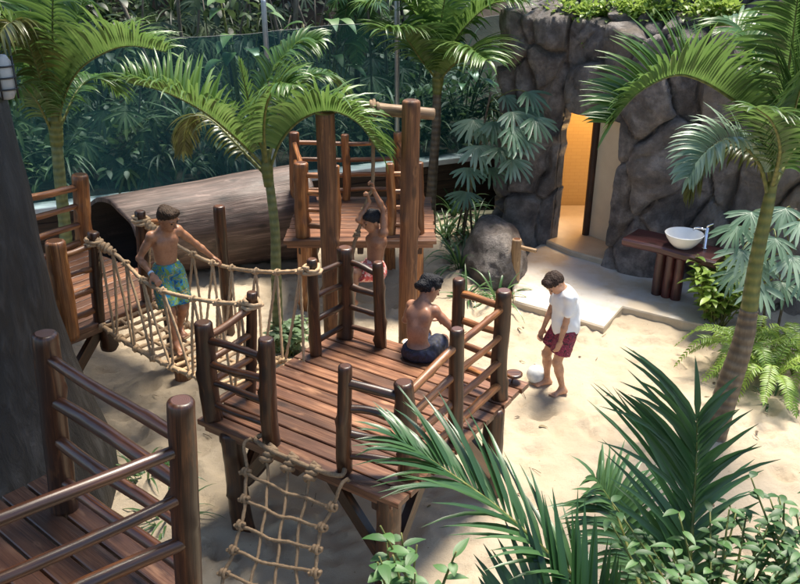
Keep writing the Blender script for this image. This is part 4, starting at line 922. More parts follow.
# ================================================================== lady palms (fans on canes)
def fan(mb, p, nrm, up, R, n=9, tint=.5, rnd=random):
    nrm = V(nrm).normalized(); a = nrm.cross(V(up)).normalized(); u = a.cross(nrm).normalized()
    for k in range(n):
        th = (-1.15 + 2.3 * k / (n - 1)) * 1.15 + rnd.uniform(-.08, .08); d = u * -math.cos(th) + a * math.sin(th) + nrm * .25
        blade(mb, p, d, nrm, R * rnd.uniform(.82, 1.1) * (1 - .12 * abs(th)), R * .052, rnd.uniform(.3, .8), 5, .3, lambda t: min(1, .35 + t * 3) * (1 if t < .8 else 1 - (t - .8) * 4.2), tint=tint + rnd.uniform(-.25, .25))
def ladypalm(label, base, fans, R, cane_mat='pgreen', seed=1):
    root = thing('lady_palm', label, 'lady palm', base, 'fan leaved lady palms'); r = random.Random(seed); base = V(base); mains = []
    for k in range(4):
        tb = base + V((r.uniform(-.22, .22), r.uniform(-.22, .22), -.05)); f = fans[(k * len(fans)) // 4]; tt = at(*f); top = V((tb.x * .6 + tt.x * .4, tb.y * .6 + tt.y * .4, tt.z - .05)); b = MB(); b.tint = .3
        tube(b, spline([tb, tb.lerp(top, .5) + V((r.uniform(-.04, .04), 0, 0)), top], 12), .016, 8); b.build('cane', M['ptrunk'], root); mains.append((tb, top))
    for f in fans:
        c = at(*f); tb, top = min(mains, key=lambda m: (m[1] - c).length); b = MB(); s = tb.lerp(top, r.uniform(.6, 1)); b.tint = .5
        out = V((c.x - base.x, c.y - base.y, 0)); out = out.normalized() if out.length > .02 else V((0, -1, 0)); out = (out + V((0, -.7, 0))).normalized()
        tube(b, spline([s, s.lerp(c, .6) + V((0, 0, .08)), c], 8), .006, 6, 1)
        fan(b, c, out * .75 + V((r.uniform(-.2, .2), 0, .65)), V((0, 0, 1)), R * r.uniform(.85, 1.15), r.choice((9, 10, 11)), r.uniform(.35, .85), r); b.build('fan_leaf', [M['fan'], M['shaft']], root)
    return root
ladypalm('pale fan-leaved lady palm against the left flank of the rock pillar', (1.05, 11.75, 0), [(528, 92, 11.3), (512, 112, 11.2), (494, 122, 11.4), (478, 146, 11.3), (468, 168, 11.2), (520, 138, 11.0), (500, 148, 11.2), (484, 128, 11.6), (512, 160, 11.0), (466, 192, 11.4), (534, 118, 11.1), (505, 96, 11.6), (490, 168, 11.3), (524, 108, 11.5), (474, 120, 11.7), (512, 128, 11.0)], .40, seed=3)
ladypalm('fan-leaved lady palm behind the leaning palm trunk at the right edge', (4.05, 8.3, 0), [(738, 226, 8.1), (752, 212, 8.0), (742, 250, 7.9), (766, 230, 8.4), (786, 208, 8.2), (800, 222, 8.0), (776, 238, 7.9), (792, 256, 7.8), (766, 258, 8.2), (752, 264, 7.9), (804, 275, 7.8), (782, 282, 8.0), (735, 272, 8.0), (812, 240, 8.4), (760, 286, 7.7), (776, 210, 8.6)], .34, seed=5)
# ================================================================== strap-leaved clumps, ferns, shrubs
def strap(label, c, n, L, W, seed, mat='strap', name='strap_leaf_plant', group='strap leaved plants', cat='strap plant', spread=.12, droop=2.0):
    r = random.Random(seed); mb = MB(); c = V(c)
    for _ in range(n):
        an = r.uniform(0, 6.28); el = r.uniform(.45, 1.35); d = V((math.cos(an) * math.cos(el), math.sin(an) * math.cos(el), math.sin(el)))
        blade(mb, c + V((math.cos(an), math.sin(an), 0)) * r.uniform(0, spread) - V((0, 0, .04)), d, V((0, 0, 1)) if el < 1.1 else V((math.cos(an + PI), math.sin(an + PI), .3)), L * r.uniform(.6, 1.15), W * r.uniform(.7, 1.2), droop * r.uniform(.6, 1.3), 8, .3, lambda t: min(1, .6 + t * 2) * (1 - t ** 3), tint=r.uniform(.15, .95), curl=r.uniform(-.3, .3))
    o = mb.build(name, M[mat]); return tag(o, label, cat, group)
strap('strap-leaved clump nearest the boulder and the tap post', gz(497, 300, 0), 18, .62, .016, 6)
strap('strap-leaved clump at the foot of the back palm trunk', gz(446, 236, 0), 34, .75, .02, 1)
strap('strap-leaved clump under the lady palm by the rock pillar', gz(474, 240, 0), 34, .8, .02, 2)
strap('broad strap-leaved clump in the sand between the far deck and the boulder', gz(462, 268, 0), 44, .8, .02, 3)
strap('small strap-leaved clump left of the boulder behind the seated boy', gz(466, 297, 0), 22, .55, .016, 4)
strap('dark strap-leaved clump against the retaining wall right of the back palm', gz(456, 214, 0), 30, .8, .022, 5)
strap('green strap-leaved tuft at the foot of the big trunk under the near deck rails', gz(146, 478, 0), 40, .46, .015, 7)
strap('thin strap-leaved tuft beside the near deck corner post', gz(168, 520, 0), 22, .42, .011, 8)
def leafcloud(mb, c, n, rx, ry, rz, L, W, r, droop=.5, hi=.3, out=True):
    for _ in range(n):
        d = V((r.gauss(0, 1), r.gauss(0, 1), r.gauss(.2, 1))).normalized(); q = r.random() ** .45; p = V(c) + V((d.x * rx * q, d.y * ry * q, d.z * rz * q))
        dd = (d + V((r.uniform(-.6, .6), r.uniform(-.6, .6), r.uniform(-.2, .5)))) if out else V((r.uniform(-1, 1), r.uniform(-1, 1), r.uniform(-.5, .5)))
        blade(mb, p, dd, V((r.uniform(-.3, .3), r.uniform(-.3, .3), 1)), L * r.uniform(.6, 1.3), W * r.uniform(.8, 1.2), droop, 4, .2, lambda t: math.sin(PI * (.05 + .93 * t) ** .75), tint=r.uniform(hi - .3, hi + .6))
def stemplant(name, label, cat, base, nst, H, sp, nl, L, W, mat, seed, group=None, hi=.4):
    root = thing(name, label, cat, base, group); r = random.Random(seed); b = MB(); s = MB(); base = V(base)
    for k in range(nst):
        e = base + V((r.uniform(-sp, sp), r.uniform(-sp, sp), H * r.uniform(.7, 1.1))); st = base + V((r.uniform(-.1, .1), r.uniform(-.1, .1), -.05)); pts = spline([st, st.lerp(e, .55) + V((0, 0, .05)), e], 14); s.tint = .6; tube(s, pts, [.009 - .0004 * i for i in range(15)], 6)
        for q in range(nl):
            i = 4 + int(q * 11 / nl); p = pts[min(14, i)]; an = q * 2.4 + k; d = V((math.cos(an), math.sin(an), r.uniform(.0, .5)))
            blade(b, p, d, V((0, 0, 1)), L * r.uniform(.6, 1.2), W * r.uniform(.8, 1.2), r.uniform(.4, 1), 5, .22, lambda t: math.sin(PI * (.04 + .94 * t) ** .75), tint=r.uniform(hi - .25, hi + .5))
    b.build('leaves', M[mat], root); s.build('stems', M['shaft'], root); return root
stemplant('pale_shrub', 'low pale green shrub beside the deck under the middle palm', 'shrub', gz(290, 352, 0), 26, .34, .22, 9, .13, .035, 'pale_leaf', 5, hi=.5)
stemplant('lime_shrub', 'bright lime green shrub at the foot of the wash bench', 'shrub', gz(714, 326, 0), 52, .72, .36, 11, .16, .034, 'lime', 6, hi=.5)
stemplant('broad_leaf_shrub', 'leafy oval-leaved shrub along the bottom edge under the near palm fronds', 'shrub', at(705, 680, 2.6), 52, .64, .40, 11, .085, .016, 'oval', 8, 'oval leaved shrubs in front', .5)
stemplant('broad_leaf_shrub', 'oval-leaved shrub filling the bottom right corner', 'shrub', at(800, 655, 2.7), 52, .66, .34, 11, .085, .017, 'oval', 9, 'oval leaved shrubs in front', .45)
stemplant('broad_leaf_shrub', 'young oval-leaved sprig standing at the bottom edge before the climbing net', 'shrub', at(418, 668, 2.35), 9, .58, .15, 8, .095, .021, 'oval', 12, 'oval leaved shrubs in front', .7)
stemplant('broad_leaf_shrub', 'single tall oval-leaved sprig in front of the near palm fronds', 'shrub', at(672, 740, 2.3), 4, .80, .08, 8, .11, .028, 'oval', 13, 'oval leaved shrubs in front', .6)
for q, (x, y, lab) in enumerate(((766, 395, 'lime green fern in front of the dark rock at the right'), (792, 375, 'lime green fern at the right picture edge below the lady palm'), (738, 372, 'lime green fern just behind the leaning palm trunk'))):
    c = gz(x, y, 0); root = thing('fern', lab, 'fern', c, 'lime green ferns'); r = random.Random(70 + q)
    for k in range(17):
        an = k * 2.4 + q; l = r.uniform(.38, .62); o = V((math.cos(an), math.sin(an), 0))
        frond('frond', root, [c, c + o * l * .3 + V((0, 0, l * r.uniform(.5, .8))), c + o * l * .75 + V((0, 0, l * r.uniform(.6, .9))), c + o * l * 1.15 + V((0, 0, l * r.uniform(.1, .5)))], 26, .10, .011, seed=k + q * 50, lift=.15, droop=.5, mat='lime', tint=r.uniform(.25, .75), r0=.004, sweep=.5, start=.2)
strap('dark leafy tuft in the shade beneath the lime fern', gz(770, 402, 0), 30, .3, .012, 33, name='leafy_tuft', group=None, cat='tuft')
# ivy along the rock top
iv = thing('ivy', 'bright green ivy trailing along the top of the rock wall', 'ivy', (2.6, 11, 3.2)); b = MB(); r = random.Random(9)
for _ in range(230):
    x = r.uniform(548, 735); base = at(x, r.gauss(12, 5) if x > 600 else r.gauss(14, 5), 11.72 - (x - 548) / 187 * 1.35 + r.uniform(-.1, .25))
    leafcloud(b, base, 11, .14, .14, .08, .085, .026, r, hi=.4)
    if r.random() < .22:
        for k in range(r.randint(3, 12)): leafcloud(b, base + V((r.uniform(-.03, .03), -.14, -.07 * k)), 3, .05, .05, .05, .07, .022, r, hi=.35)
b.build('ivy_leaves', M['lime'], iv)
# ================================================================== undergrowth behind the netting
def onhill(u, d): p = FA + FD * u + FN * d; return V((p.x, p.y, max(.75, hill_h(p.x, p.y))))
ug = MB(); r = random.Random(21)
for k in range(520):
    u = r.uniform(-2.5, Lf + .2); d = .45 + 7.5 * r.random() ** 1.3; c = onhill(u, d); ty = r.random()
    if ty < .45:
        L = r.uniform(.5, 1.1); up_ = r.uniform(.1, 1.1); tt = r.uniform(-.1, .6)
        for q in range(18):
            an = r.uniform(0, 6.28); el = r.uniform(.1, 1.2); blade(ug, c + V((0, 0, up_)), V((math.cos(an) * math.cos(el), math.sin(an) * math.cos(el), math.sin(el))), V((0, 0, 1)), L * r.uniform(.6, 1.1), .022, r.uniform(1, 2.4), 5, .3, lance, tint=tt + r.uniform(0, .4))
    elif ty < .8:
        leafcloud(ug, c + V((0, 0, r.uniform(.2, 1.0))), 45, .55, .45, .5, .17, .05, r, .6, hi=r.uniform(.0, .5))
    else:
        L = r.uniform(.3, .5)
        for q in range(9):
            fan(ug, c + V((r.uniform(-.35, .35), r.uniform(-.35, .35), r.uniform(.2, 1.3))), V((r.uniform(-.6, .6), -1, .5)), V((0, 0, 1)), L, 7, r.uniform(.2, .9), r)
for k in range(70):
    u = r.uniform(-2, Lf); d = .5 + 4 * r.random(); c = onhill(u, d); e = c + V((r.uniform(-.7, .7), r.uniform(-.3, .3), r.uniform(1.6, 3.4))); ug.tint = r.uniform(.1, .9)
    tube(ug, spline([c, c.lerp(e, .4) + V((r.uniform(-.25, .25), 0, 0)), e], 8), r.choice((.008, .012, .02, .03)), 6, 1)
tag(ug.build('undergrowth', [M['jungle'], M['stem']]), kind='stuff')
for q, (u, d, H, lab) in enumerate(((3.0, 1.6, 3.2, 'slender bare stemmed sapling in the undergrowth behind the left palm'), (5.2, 2.2, 3.4, 'slender sapling in the undergrowth behind the middle palm'), (8.3, 1.9, 3.3, 'slender sapling in the undergrowth near the rock end of the netting'))):
    c = onhill(u, d); root = thing('sapling', lab, 'sapling', c, 'saplings behind the netting'); b = MB(); e = c + V((r.uniform(-.4, .4), .2, H)); pts = spline([c - V((0, 0, .1)), c.lerp(e, .5) + V((.1, 0, 0)), e], 16); b.tint = .4; tube(b, pts, [.045 - .0015 * i for i in range(17)], 8); b.build('trunk', M['bark'], root)
    b = MB(); [leafcloud(b, pts[i], 30, .6, .6, .35, .22, .06, r, .8, hi=.35) for i in (9, 11, 13, 15, 16)]; b.build('crown', M['jungle'], root)
def bigleaf(lab, u, d, z, n, L, W, seed, up=.6, mat='jungle'):
    c = onhill(u, d); r = random.Random(seed); root = thing('broad_leaf_plant', lab, 'plant', c, 'broad leaved plants behind the netting'); b = MB(); s = MB(); s.tint = .6
    for k in range(n):
        an = r.uniform(PI, 2 * PI); t = c + V((math.cos(an) * .35, math.sin(an) * .3, z * r.uniform(.7, 1.1))); tube(s, spline([c, c.lerp(t, .6) + V((0, 0, .1)), t], 8), .012, 6)
        blade(b, t, V((math.cos(an), math.sin(an), r.uniform(-.1, up))), V((0, 0, 1)), L * r.uniform(.7, 1.1), W * r.uniform(.8, 1.1), 1.3, 8, .18, lambda t: math.sin(PI * (.05 + .92 * t) ** .6), tint=r.uniform(.5, 1.2))
    b.build('leaves', M[mat], root); s.build('stems', M['shaft'], root)
bigleaf('broad-leaved plant rising above the netting between the two left palms', 5.0, .75, 2.35, 9, .42, .11, 2, mat='strap')
bigleaf('broad-leaved plant above the netting over the left end of the crossbar', 6.4, .9, 2.1, 9, .5, .10, 3, mat='oval')
bigleaf('broad-leaved plant behind the netting left of the rock pillar', 8.7, .7, 1.6, 8, .36, .08, 4, mat='strap')
hf = thing('tree_fern', 'hanging feathery fern leaf behind the netting above the crossbar', 'fern', onhill(6.8, .8))
hc = at(356, -10, 13.6)
b = MB(); b.tint = .4; tube(b, spline([onhill(6.8, .9), onhill(6.9, .9) + V((0, .1, 1.4)), hc + V((0, .15, .1))], 14), .05, 10); b.build('trunk', M['bark'], hf)
for q, (x, y) in enumerate(((357, 62), (340, 40), (376, 44), (330, 10), (388, 16))):
    e = at(x, y, 13.25); frond('frond', hf, [hc, hc.lerp(e, .35) + V((0, -.1, .16)), hc.lerp(e, .7) + V((0, -.1, .08)), e], 30, .30, .024, seed=200 + q, lift=.1, droop=.5, mat='strap', tint=.4, r0=.01, sweep=.6)
# tall unseen trees added so that their crowns shade the bank
for q, (u, d, H) in enumerate(((1.0, 7.5, 6.5), (5.0, 8.5, 6.5), (9.0, 8.0, 6.3))):
    c = onhill(u, d); root = thing('added_shade_tree', ['tall unseen tree added behind the left palm to shade the bank', 'tall unseen tree added behind the middle of the netting to shade the bank', 'tall unseen tree added behind the rock end of the netting to shade the bank'][q], 'tree', c, 'unseen trees added to shade the bank'); b = MB(); tube(b, [c - V((0, 0, .3)), c + V((.1, 0, H * .5)), c + V((0, .1, H))], [.22, .17, .1], 12); b.build('trunk', M['bark'], root)
    crown('crown', root, [c + V((r.uniform(-1.6, 1.6), r.uniform(-1.6, 1.0), H - r.uniform(0, 1.5))) for _ in range(7)], 2600, 1.3, .34, seed=50 + q)
# ================================================================== people: one implicit surface per body, meshed at 6-7 mm
def surface_nets(D, org, res):
    D = D.astype(np.float32); S = D < 0
    c = {}
    for i in (0, 1):
        for j in (0, 1):
            for k in (0, 1): c[i, j, k] = (slice(i, D.shape[0] - 1 + i), slice(j, D.shape[1] - 1 + j), slice(k, D.shape[2] - 1 + k))
    cnt = sum(S[s].astype(np.int8) for s in c.values()); mx = (cnt > 0) & (cnt < 8); n = int(mx.sum())
    idx = -np.ones(mx.shape, np.int64); idx[mx] = np.arange(n); acc = np.zeros((n, 3)); num = np.zeros(n)
    ks = list(c); 
    for a in range(8):
        for b in range(a + 1, 8):
            A, B = np.array(ks[a]), np.array(ks[b])
            if abs(A - B).sum() != 1: continue
            da, db = D[c[ks[a]]][mx], D[c[ks[b]]][mx]; m = (da < 0) != (db < 0)
            t = np.where(m, da / np.where(m, da - db, 1), 0); acc += m[:, None] * (A + (B - A) * t[:, None]); num += m
    cells = np.argwhere(mx); v = org + (cells + acc / num[:, None]) * res; faces = []
    for ax in range(3):
        o1, o2 = [(1, 2), (2, 0), (0, 1)][ax]
        sl0 = [slice(None)] * 3; sl1 = [slice(None)] * 3; sl0[ax] = slice(0, -1); sl1[ax] = slice(1, None)
        E = S[tuple(sl0)] != S[tuple(sl1)]; e = np.argwhere(E)
        e = e[(e[:, o1] > 0) & (e[:, o2] > 0) & (e[:, o1] < D.shape[o1] - 1) & (e[:, o2] < D.shape[o2] - 1)]
        def cell(d1, d2): q = e.copy(); q[:, o1] -= d1; q[:, o2] -= d2; return idx[q[:, 0], q[:, 1], q[:, 2]]
        f = np.stack([cell(1, 1), cell(0, 1), cell(0, 0), cell(1, 0)], 1); ins = S[e[:, 0], e[:, 1], e[:, 2]]
        f[~ins] = f[~ins][:, ::-1]; f = f[(f >= 0).all(1)]; faces.append(f)
    return v, np.concatenate(faces)
def sdf_obj(name, prims, mat, parent, res=.007, cuts=(), noise_amp=0, noise_sc=60, relax=1):
    pts = []
    for p in prims:
        if p[0] == 'c': pts += [(p[1], p[3]), (p[2], p[4])]
        elif p[0] == 'e': pts += [(p[1], max(p[2]))]
    lo = np.min([np.array(a) - r for a, r in pts], 0) - .05; hi = np.max([np.array(a) + r for a, r in pts], 0) + .05
    sh = np.ceil((hi - lo) / res).astype(int) + 1; D = np.full(sh, 9.0, np.float32)
    for p in prims:
        k = p[5] if p[0] == 'c' else p[4]; neg = p[-1] == 'neg'; mg = max(k, .0) + .03
        if p[0] == 'c':
            a, b = np.array(p[1]), np.array(p[2]); l = np.minimum(a - p[3], b - p[4]) - mg; h = np.maximum(a + p[3], b + p[4]) + mg
        else: a = np.array(p[1]); m = max(p[2]); l, h = a - m - mg, a + m + mg
        i0 = np.clip(((l - lo) / res).astype(int), 0, sh - 1); i1 = np.clip(((h - lo) / res).astype(int) + 2, 1, sh)
        g = np.stack(np.meshgrid(*[lo[q] + np.arange(i0[q], i1[q]) * res for q in range(3)], indexing='ij'), -1).astype(np.float32)
        if p[0] == 'c':
            ba = b - a; t = np.clip(((g - a) @ ba) / max(1e-9, ba @ ba), 0, 1); d = np.linalg.norm(g - a - t[..., None] * ba, axis=-1) - (p[3] + (p[4] - p[3]) * t)
        else:
            Bm = np.array(p[3], dtype=np.float32); q = (g - a) @ Bm.T; r = np.array(p[2]); k0 = np.linalg.norm(q / r, axis=-1); k1 = np.linalg.norm(q / (r * r), axis=-1); d = k0 * (k0 - 1) / np.maximum(k1, 1e-6)
        s = tuple(slice(i0[q], i1[q]) for q in range(3)); cur = D[s]
        if neg: hh = np.maximum(k - np.abs(cur + d), 0) / max(k, 1e-6); D[s] = np.maximum(cur, -d) + hh * hh * k / 4
        else: hh = np.maximum(k - np.abs(cur - d), 0) / max(k, 1e-6); D[s] = np.minimum(cur, d) - hh * hh * k / 4
    if noise_amp or cuts:
        X_, Y_, Z_ = np.meshgrid(*[lo[q] + np.arange(sh[q]) * res for q in range(3)], indexing='ij')
        if noise_amp: D += noise_amp * (np.sin(X_ * noise_sc + 2 * np.sin(Z_ * noise_sc * .7)) * np.sin(Y_ * noise_sc * 1.1 + 1.3) * np.sin(Z_ * noise_sc * .9 + 1.5 * np.sin(X_ * noise_sc * .8)) + .5 * np.sin(X_ * noise_sc * 2.3 + Y_ * noise_sc * 1.9 + 2 * np.sin(Z_ * noise_sc)))
        for cfun in cuts: D = np.maximum(D, cfun(X_, Y_, Z_))
    v, f = surface_nets(D, lo, res)
    pl = world_loc(parent) if parent else V()
    me = bpy.data.meshes.new(name); me.from_pydata((v - np.array(pl)).tolist(), [], f.tolist()); me.polygons.foreach_set('use_smooth', [True] * len(f)); me.materials.append(mat); me.update()
    o = bpy.data.objects.new(name, me); COL.objects.link(o); o.parent = parent
    return o
def rot(v, axis, deg): return Matrix.Rotation(math.radians(deg), 3, V(axis)) @ V(v)
def ik(a, t, l1, l2, pole):
    d = t - a; L = min(d.length, (l1 + l2) * .999); d.normalize(); x = (l1 * l1 - l2 * l2 + L * L) / (2 * L); h = math.sqrt(max(0, l1 * l1 - x * x)); p = V(pole) - d * d.dot(V(pole)); p.normalize()
    return a + d * x + p * h, a + d * L
def person(label, P):
    S = P.get('s', 1.0); pel = V(P['pelvis']); U = V(P['up']).normalized(); Rr = V(P['right']); Rr = (Rr - U * Rr.dot(U)).normalized(); Fw = U.cross(Rr)
    U2 = V(P.get('up2', U)).normalized(); R2 = V(P.get('right2', Rr)); R2 = (R2 - U2 * R2.dot(U2)).normalized(); F2 = U2.cross(R2)
    Bz = (tuple(Rr), tuple(Fw), tuple(U)); B2 = (tuple(R2), tuple(F2), tuple(U2)); wd = P.get('w', 1.0)
    wst = pel + U * .15 * S; chest = wst + U2 * .135 * S; neck = wst + U2 * .275 * S; shC = wst + U2 * .24 * S
    hU = V(P['hup']).normalized(); hF = V(P['hfwd']); hF = (hF - hU * hF.dot(hU)).normalized(); hR = hF.cross(hU); hB = (tuple(hR), tuple(hF), tuple(hU))
    hc = neck + (U2 * .035 + hU * .125) * S + hF * .022
    HS = 1.08
    root = thing('person', label, 'person', P['base'], None)
    pr = []; c = lambda a, b, r1, r2, k=.025: pr.append(('c', tuple(a), tuple(b), r1 * S, r2 * S, k)); e = lambda a, r, B, k=.03: pr.append(('e', tuple(a), tuple(x * S for x in r), B, k))
    e(pel, (.122 * wd, .088 * wd, .10), Bz); e(wst, (.108 * wd, .076 * wd, .12), Bz, .05); e(chest, (.122 * wd, .082 * wd, .145), B2, .05)
    e(chest + R2 * .058 * S + F2 * .05 * S + U2 * .035 * S, (.055, .024, .045), B2, .03); e(chest - R2 * .058 * S + F2 * .05 * S + U2 * .035 * S, (.055, .024, .045), B2, .03)
    for sg in (1, -1): e(chest + R2 * (.07 * sg * S) - F2 * .052 * S + U2 * .035 * S, (.042, .026, .06), B2, .05)
    e(pel - Fw * .055 * S - U * .02 * S, (.10, .06, .075), Bz, .03)
    raise_ = P.get('shrug', (0, 0)); sh = {}
    for sg, nm in ((1, 'r'), (-1, 'l')):
        s_ = shC + R2 * (.134 * sg * wd * S) + V(P.get('sh_' + nm, (0, 0, 0))); sh[nm] = s_
        c(neck - U2 * .015 * S, s_ - R2 * .02 * sg * S, .044, .038, .04); c(s_, s_, .044, .044, .03)
    c(neck - U2 * .03 * S, hc - hU * .055 * S - hF * .015 * S, .048, .044, .03)
    SH = S * HS; eh = lambda a, r, B, k=.03: pr.append(('e', tuple(a), tuple(x * SH for x in r), B, k)); ch = lambda a, b, r1, r2, k=.025: pr.append(('c', tuple(a), tuple(b), r1 * SH, r2 * SH, k))
    eh(hc, (.073, .090, .086), hB, .02); eh(hc + hF * .026 * SH - hU * .062 * SH, (.052, .060, .062), hB, .03); eh(hc + hF * .06 * SH - hU * .105 * SH, (.022, .018, .016), hB, .02)
    ch(hc + hF * .088 * SH - hU * .008 * SH, hc + hF * .106 * SH - hU * .040 * SH, .008, .0125, .012)
    for sg in (1, -1):
        eh(hc + hR * .073 * sg * SH - hF * .008 * SH - hU * .02 * SH, (.010, .020, .030), hB, .008); pr.append(('e', tuple(hc + hR * .031 * sg * SH + hF * .096 * SH - hU * .010 * SH), (.018 * SH, .012 * SH, .010 * SH), hB, .012, 'neg'))
        eh(hc + hR * .031 * sg * SH + hF * .080 * SH + hU * .010 * SH, (.024, .010, .007), hB, .01)
    ends = {}
    for sg, nm in ((1, 'r'), (-1, 'l')):
        tgt = V(P['hand_' + nm]); el, wr = ik(sh[nm], tgt, .255 * S, .225 * S, P.get('elb_' + nm, (0, 0, -1)))
        c(sh[nm], el, .039, .030); c(sh[nm].lerp(el, .35), sh[nm].lerp(el, .6), .036, .033, .02); c(el, el.lerp(wr, .35), .031, .032, .02); c(el.lerp(wr, .35), wr, .032, .022, .02)
        hd = V(P.get('hdir_' + nm, (wr - el))).normalized(); pn = V(P.get('palm_' + nm, (0, 0, -1))); pn = (pn - hd * pn.dot(hd)).normalized(); sd_ = hd.cross(pn) * (1 if nm == 'r' else -1); HB = (tuple(sd_), tuple(hd), tuple(pn))
        pc = wr + hd * .048 * S; e(pc, (.036, .047, .0155), HB, .018); curl = P.get('curl_' + nm, 25)
        thumbs = -1 if nm == 'r' else -1
        for q, (off, ln) in enumerate(((-.027, .062), (-.009, .070), (.009, .066), (.026, .052))):
            a0 = pc + hd * .040 * S + sd_ * off * S; ax_ = hd.cross(pn); d1 = rot(hd, ax_, curl); a1 = a0 + d1 * ln * .42 * S; d2 = rot(hd, ax_, curl * 2.3); a2 = a1 + d2 * ln * .33 * S; d3 = rot(hd, ax_, curl * 3.3); a3 = a2 + d3 * ln * .27 * S
            c(a0, a1, .0095, .009, .006); c(a1, a2, .009, .008, .004); c(a2, a3, .008, .0068, .004)
        t0 = wr + hd * .022 * S - sd_ * .028 * S; t1 = t0 + (hd * .6 - sd_ * .7 + pn * .35).normalized() * .036 * S; t2 = t1 + (hd * .75 - sd_ * .2 + pn * (.3 + curl / 90)).normalized() * .03 * S
        c(t0, t1, .013, .0105, .01); c(t1, t2, .0105, .008, .004); ends[nm] = (el, wr, hd, pc)
    hips = {}; kn = {}; 
    for sg, nm in ((1, 'r'), (-1, 'l')):
        h_ = pel + Rr * (.078 * sg * S) - U * .045 * S; hips[nm] = h_; k_, a_ = ik(h_, V(P['foot_' + nm]) + V((0, 0, .065 * S)), .345 * S, .345 * S, P.get('knee_' + nm, Fw))
        kn[nm] = (k_, a_); c(h_, k_, .071 * wd, .046, .04); c(k_, k_.lerp(a_, .32), .045, .044, .03); c(k_.lerp(a_, .3), a_, .043, .028, .02)
        td = V(P.get('toe_' + nm, Fw)); dn = (a_ - k_).normalized(); e(k_.lerp(a_, .3) - (td - dn * td.dot(dn)).normalized() * .014 * S, (.036, .036, .08), ((1, 0, 0), (0, 1, 0), (0, 0, 1)) if abs(dn.z) > .8 else Bz, .03)
        td = td.normalized(); fu = V((0, 0, 1)) - td * td.z; fu.normalize(); fs = td.cross(fu)
        hl = a_ - td * .032 * S - fu * .036 * S; bl_ = a_ + td * .105 * S - fu * .046 * S; c(a_, a_, .034, .034, .03); c(hl, hl, .029, .029, .03); c(a_ + td * .02 * S - fu * .01 * S, bl_, .034, .020, .03); c(bl_ + fs * .016 * S, bl_ - fs * .018 * S, .020, .0185, .02); c(hl, bl_, .024, .02, .02)
        for q in range(5): c(bl_ + fs * (.030 - .0155 * q) * S, bl_ + fs * (.032 - .0165 * q) * S + td * (.042 - .005 * q) * S - fu * .004 * S, .0095 if q else .0115, .0075 if q else .010, .006)
    sdf_obj('body', pr, P['skin'], root, P.get('res', .0065))
    # hair
    hair = [('e', tuple(hc + hU * .006 * SH - hF * .004 * SH), tuple(x * SH for x in (.080, .098, .094)), hB, .02)] + [('e', tuple(hc + hU * dz * SH + hF * df * SH + hR * dr * SH), (.035 * SH, .035 * SH, .03 * SH), hB, .03) for dr, df, dz in P.get('tufts', ((.03, .05, .068), (-.03, .05, .07), (0, -.06, .05), (.045, -.02, .06)))]
    hcn, hUn, hFn = [np.array(x) for x in (hc, hU, hF)]; z0, z1 = P.get('hairline', (-.075, .050))
    def hcut(X_, Y_, Z_):
        f = (X_ - hcn[0]) * hFn[0] + (Y_ - hcn[1]) * hFn[1] + (Z_ - hcn[2]) * hFn[2]; u = (X_ - hcn[0]) * hUn[0] + (Y_ - hcn[1]) * hUn[1] + (Z_ - hcn[2]) * hUn[2]
        return (z0 + (f / SH + .09) / .18 * (z1 - z0) + .008 * np.sin(X_ * 170) * np.sin(Y_ * 150 + 1)) * SH - u
    sdf_obj('hair', hair, P['hair'], root, .005, (hcut,), P.get('hn', .0036), 135)
    for sg in (1, -1):
        sdf_obj('eye', [('e', tuple(hc + hR * .031 * sg * SH + hF * .083 * SH - hU * .011 * SH), (.009 * SH, .008 * SH, .0055 * SH), hB, 0)], M['eye'], root, .003)
        sdf_obj('eyebrow', [('c', tuple(hc + hR * .016 * sg * SH + hF * .0925 * SH + hU * .012 * SH), tuple(hc + hR * .046 * sg * SH + hF * .083 * SH + hU * .014 * SH),   .0032 * SH, .002 * SH, 0)], P['hair'], root, .003)
    sdf_obj('lips', [('e', tuple(hc + hF * .083 * SH - hU * .066 * SH), (.021 * SH, .009 * SH, .0075 * SH), hB, 0)], M['lip'], root, .003)
    # shorts
    ov = P.get('loose', .016); leg = P.get('legcut', .78); sp_ = []
    sp_.append(('e', tuple(pel + U * .01 * S), tuple(S * (x + ov) for x in (.122 * wd, .090 * wd, .105)), Bz, .03)); sp_.append(('e', tuple(pel - Fw * .055 * S - U * .02 * S), tuple(S * (x + ov) for x in (.10, .06, .075)), Bz, .03))
    for nm in 'rl':
        h_, (k_, a_) = hips[nm], kn[nm]; q = h_.lerp(k_, leg); sp_.append(('c', tuple(h_), tuple(q), (.075 * wd + ov) * S, (.075 * wd + ov + .012) * S * .93, .025))
    wz = np.array(pel + U * P.get('waist', .085) * S); un = np.array(U); cuts = [lambda X_, Y_, Z_: (X_ - wz[0]) * un[0] + (Y_ - wz[1]) * un[1] + (Z_ - wz[2]) * un[2]]
    def legcut(nm):
        h_, (k_, a_) = hips[nm], kn[nm]; q = np.array(h_.lerp(k_, leg)); n_ = np.array((k_ - h_).normalized()); hh = np.array(h_); ot = np.array(hips['l' if nm == 'r' else 'r'].lerp(kn['l' if nm == 'r' else 'r'][0], leg))
        def f(X_, Y_, Z_):
            G = np.stack([X_, Y_, Z_], -1); d = (G - q) @ n_; near = np.linalg.norm(G - q, axis=-1) < np.minimum(.135 * S, np.linalg.norm(G - ot, axis=-1) + .0)
            return np.where(near & (d > -.03), d, -1.0)
        return f
    cuts += [legcut('r'), legcut('l')]
    sdf_obj('shorts', sp_, P['shorts'], root, .007, cuts, .0035, 38)
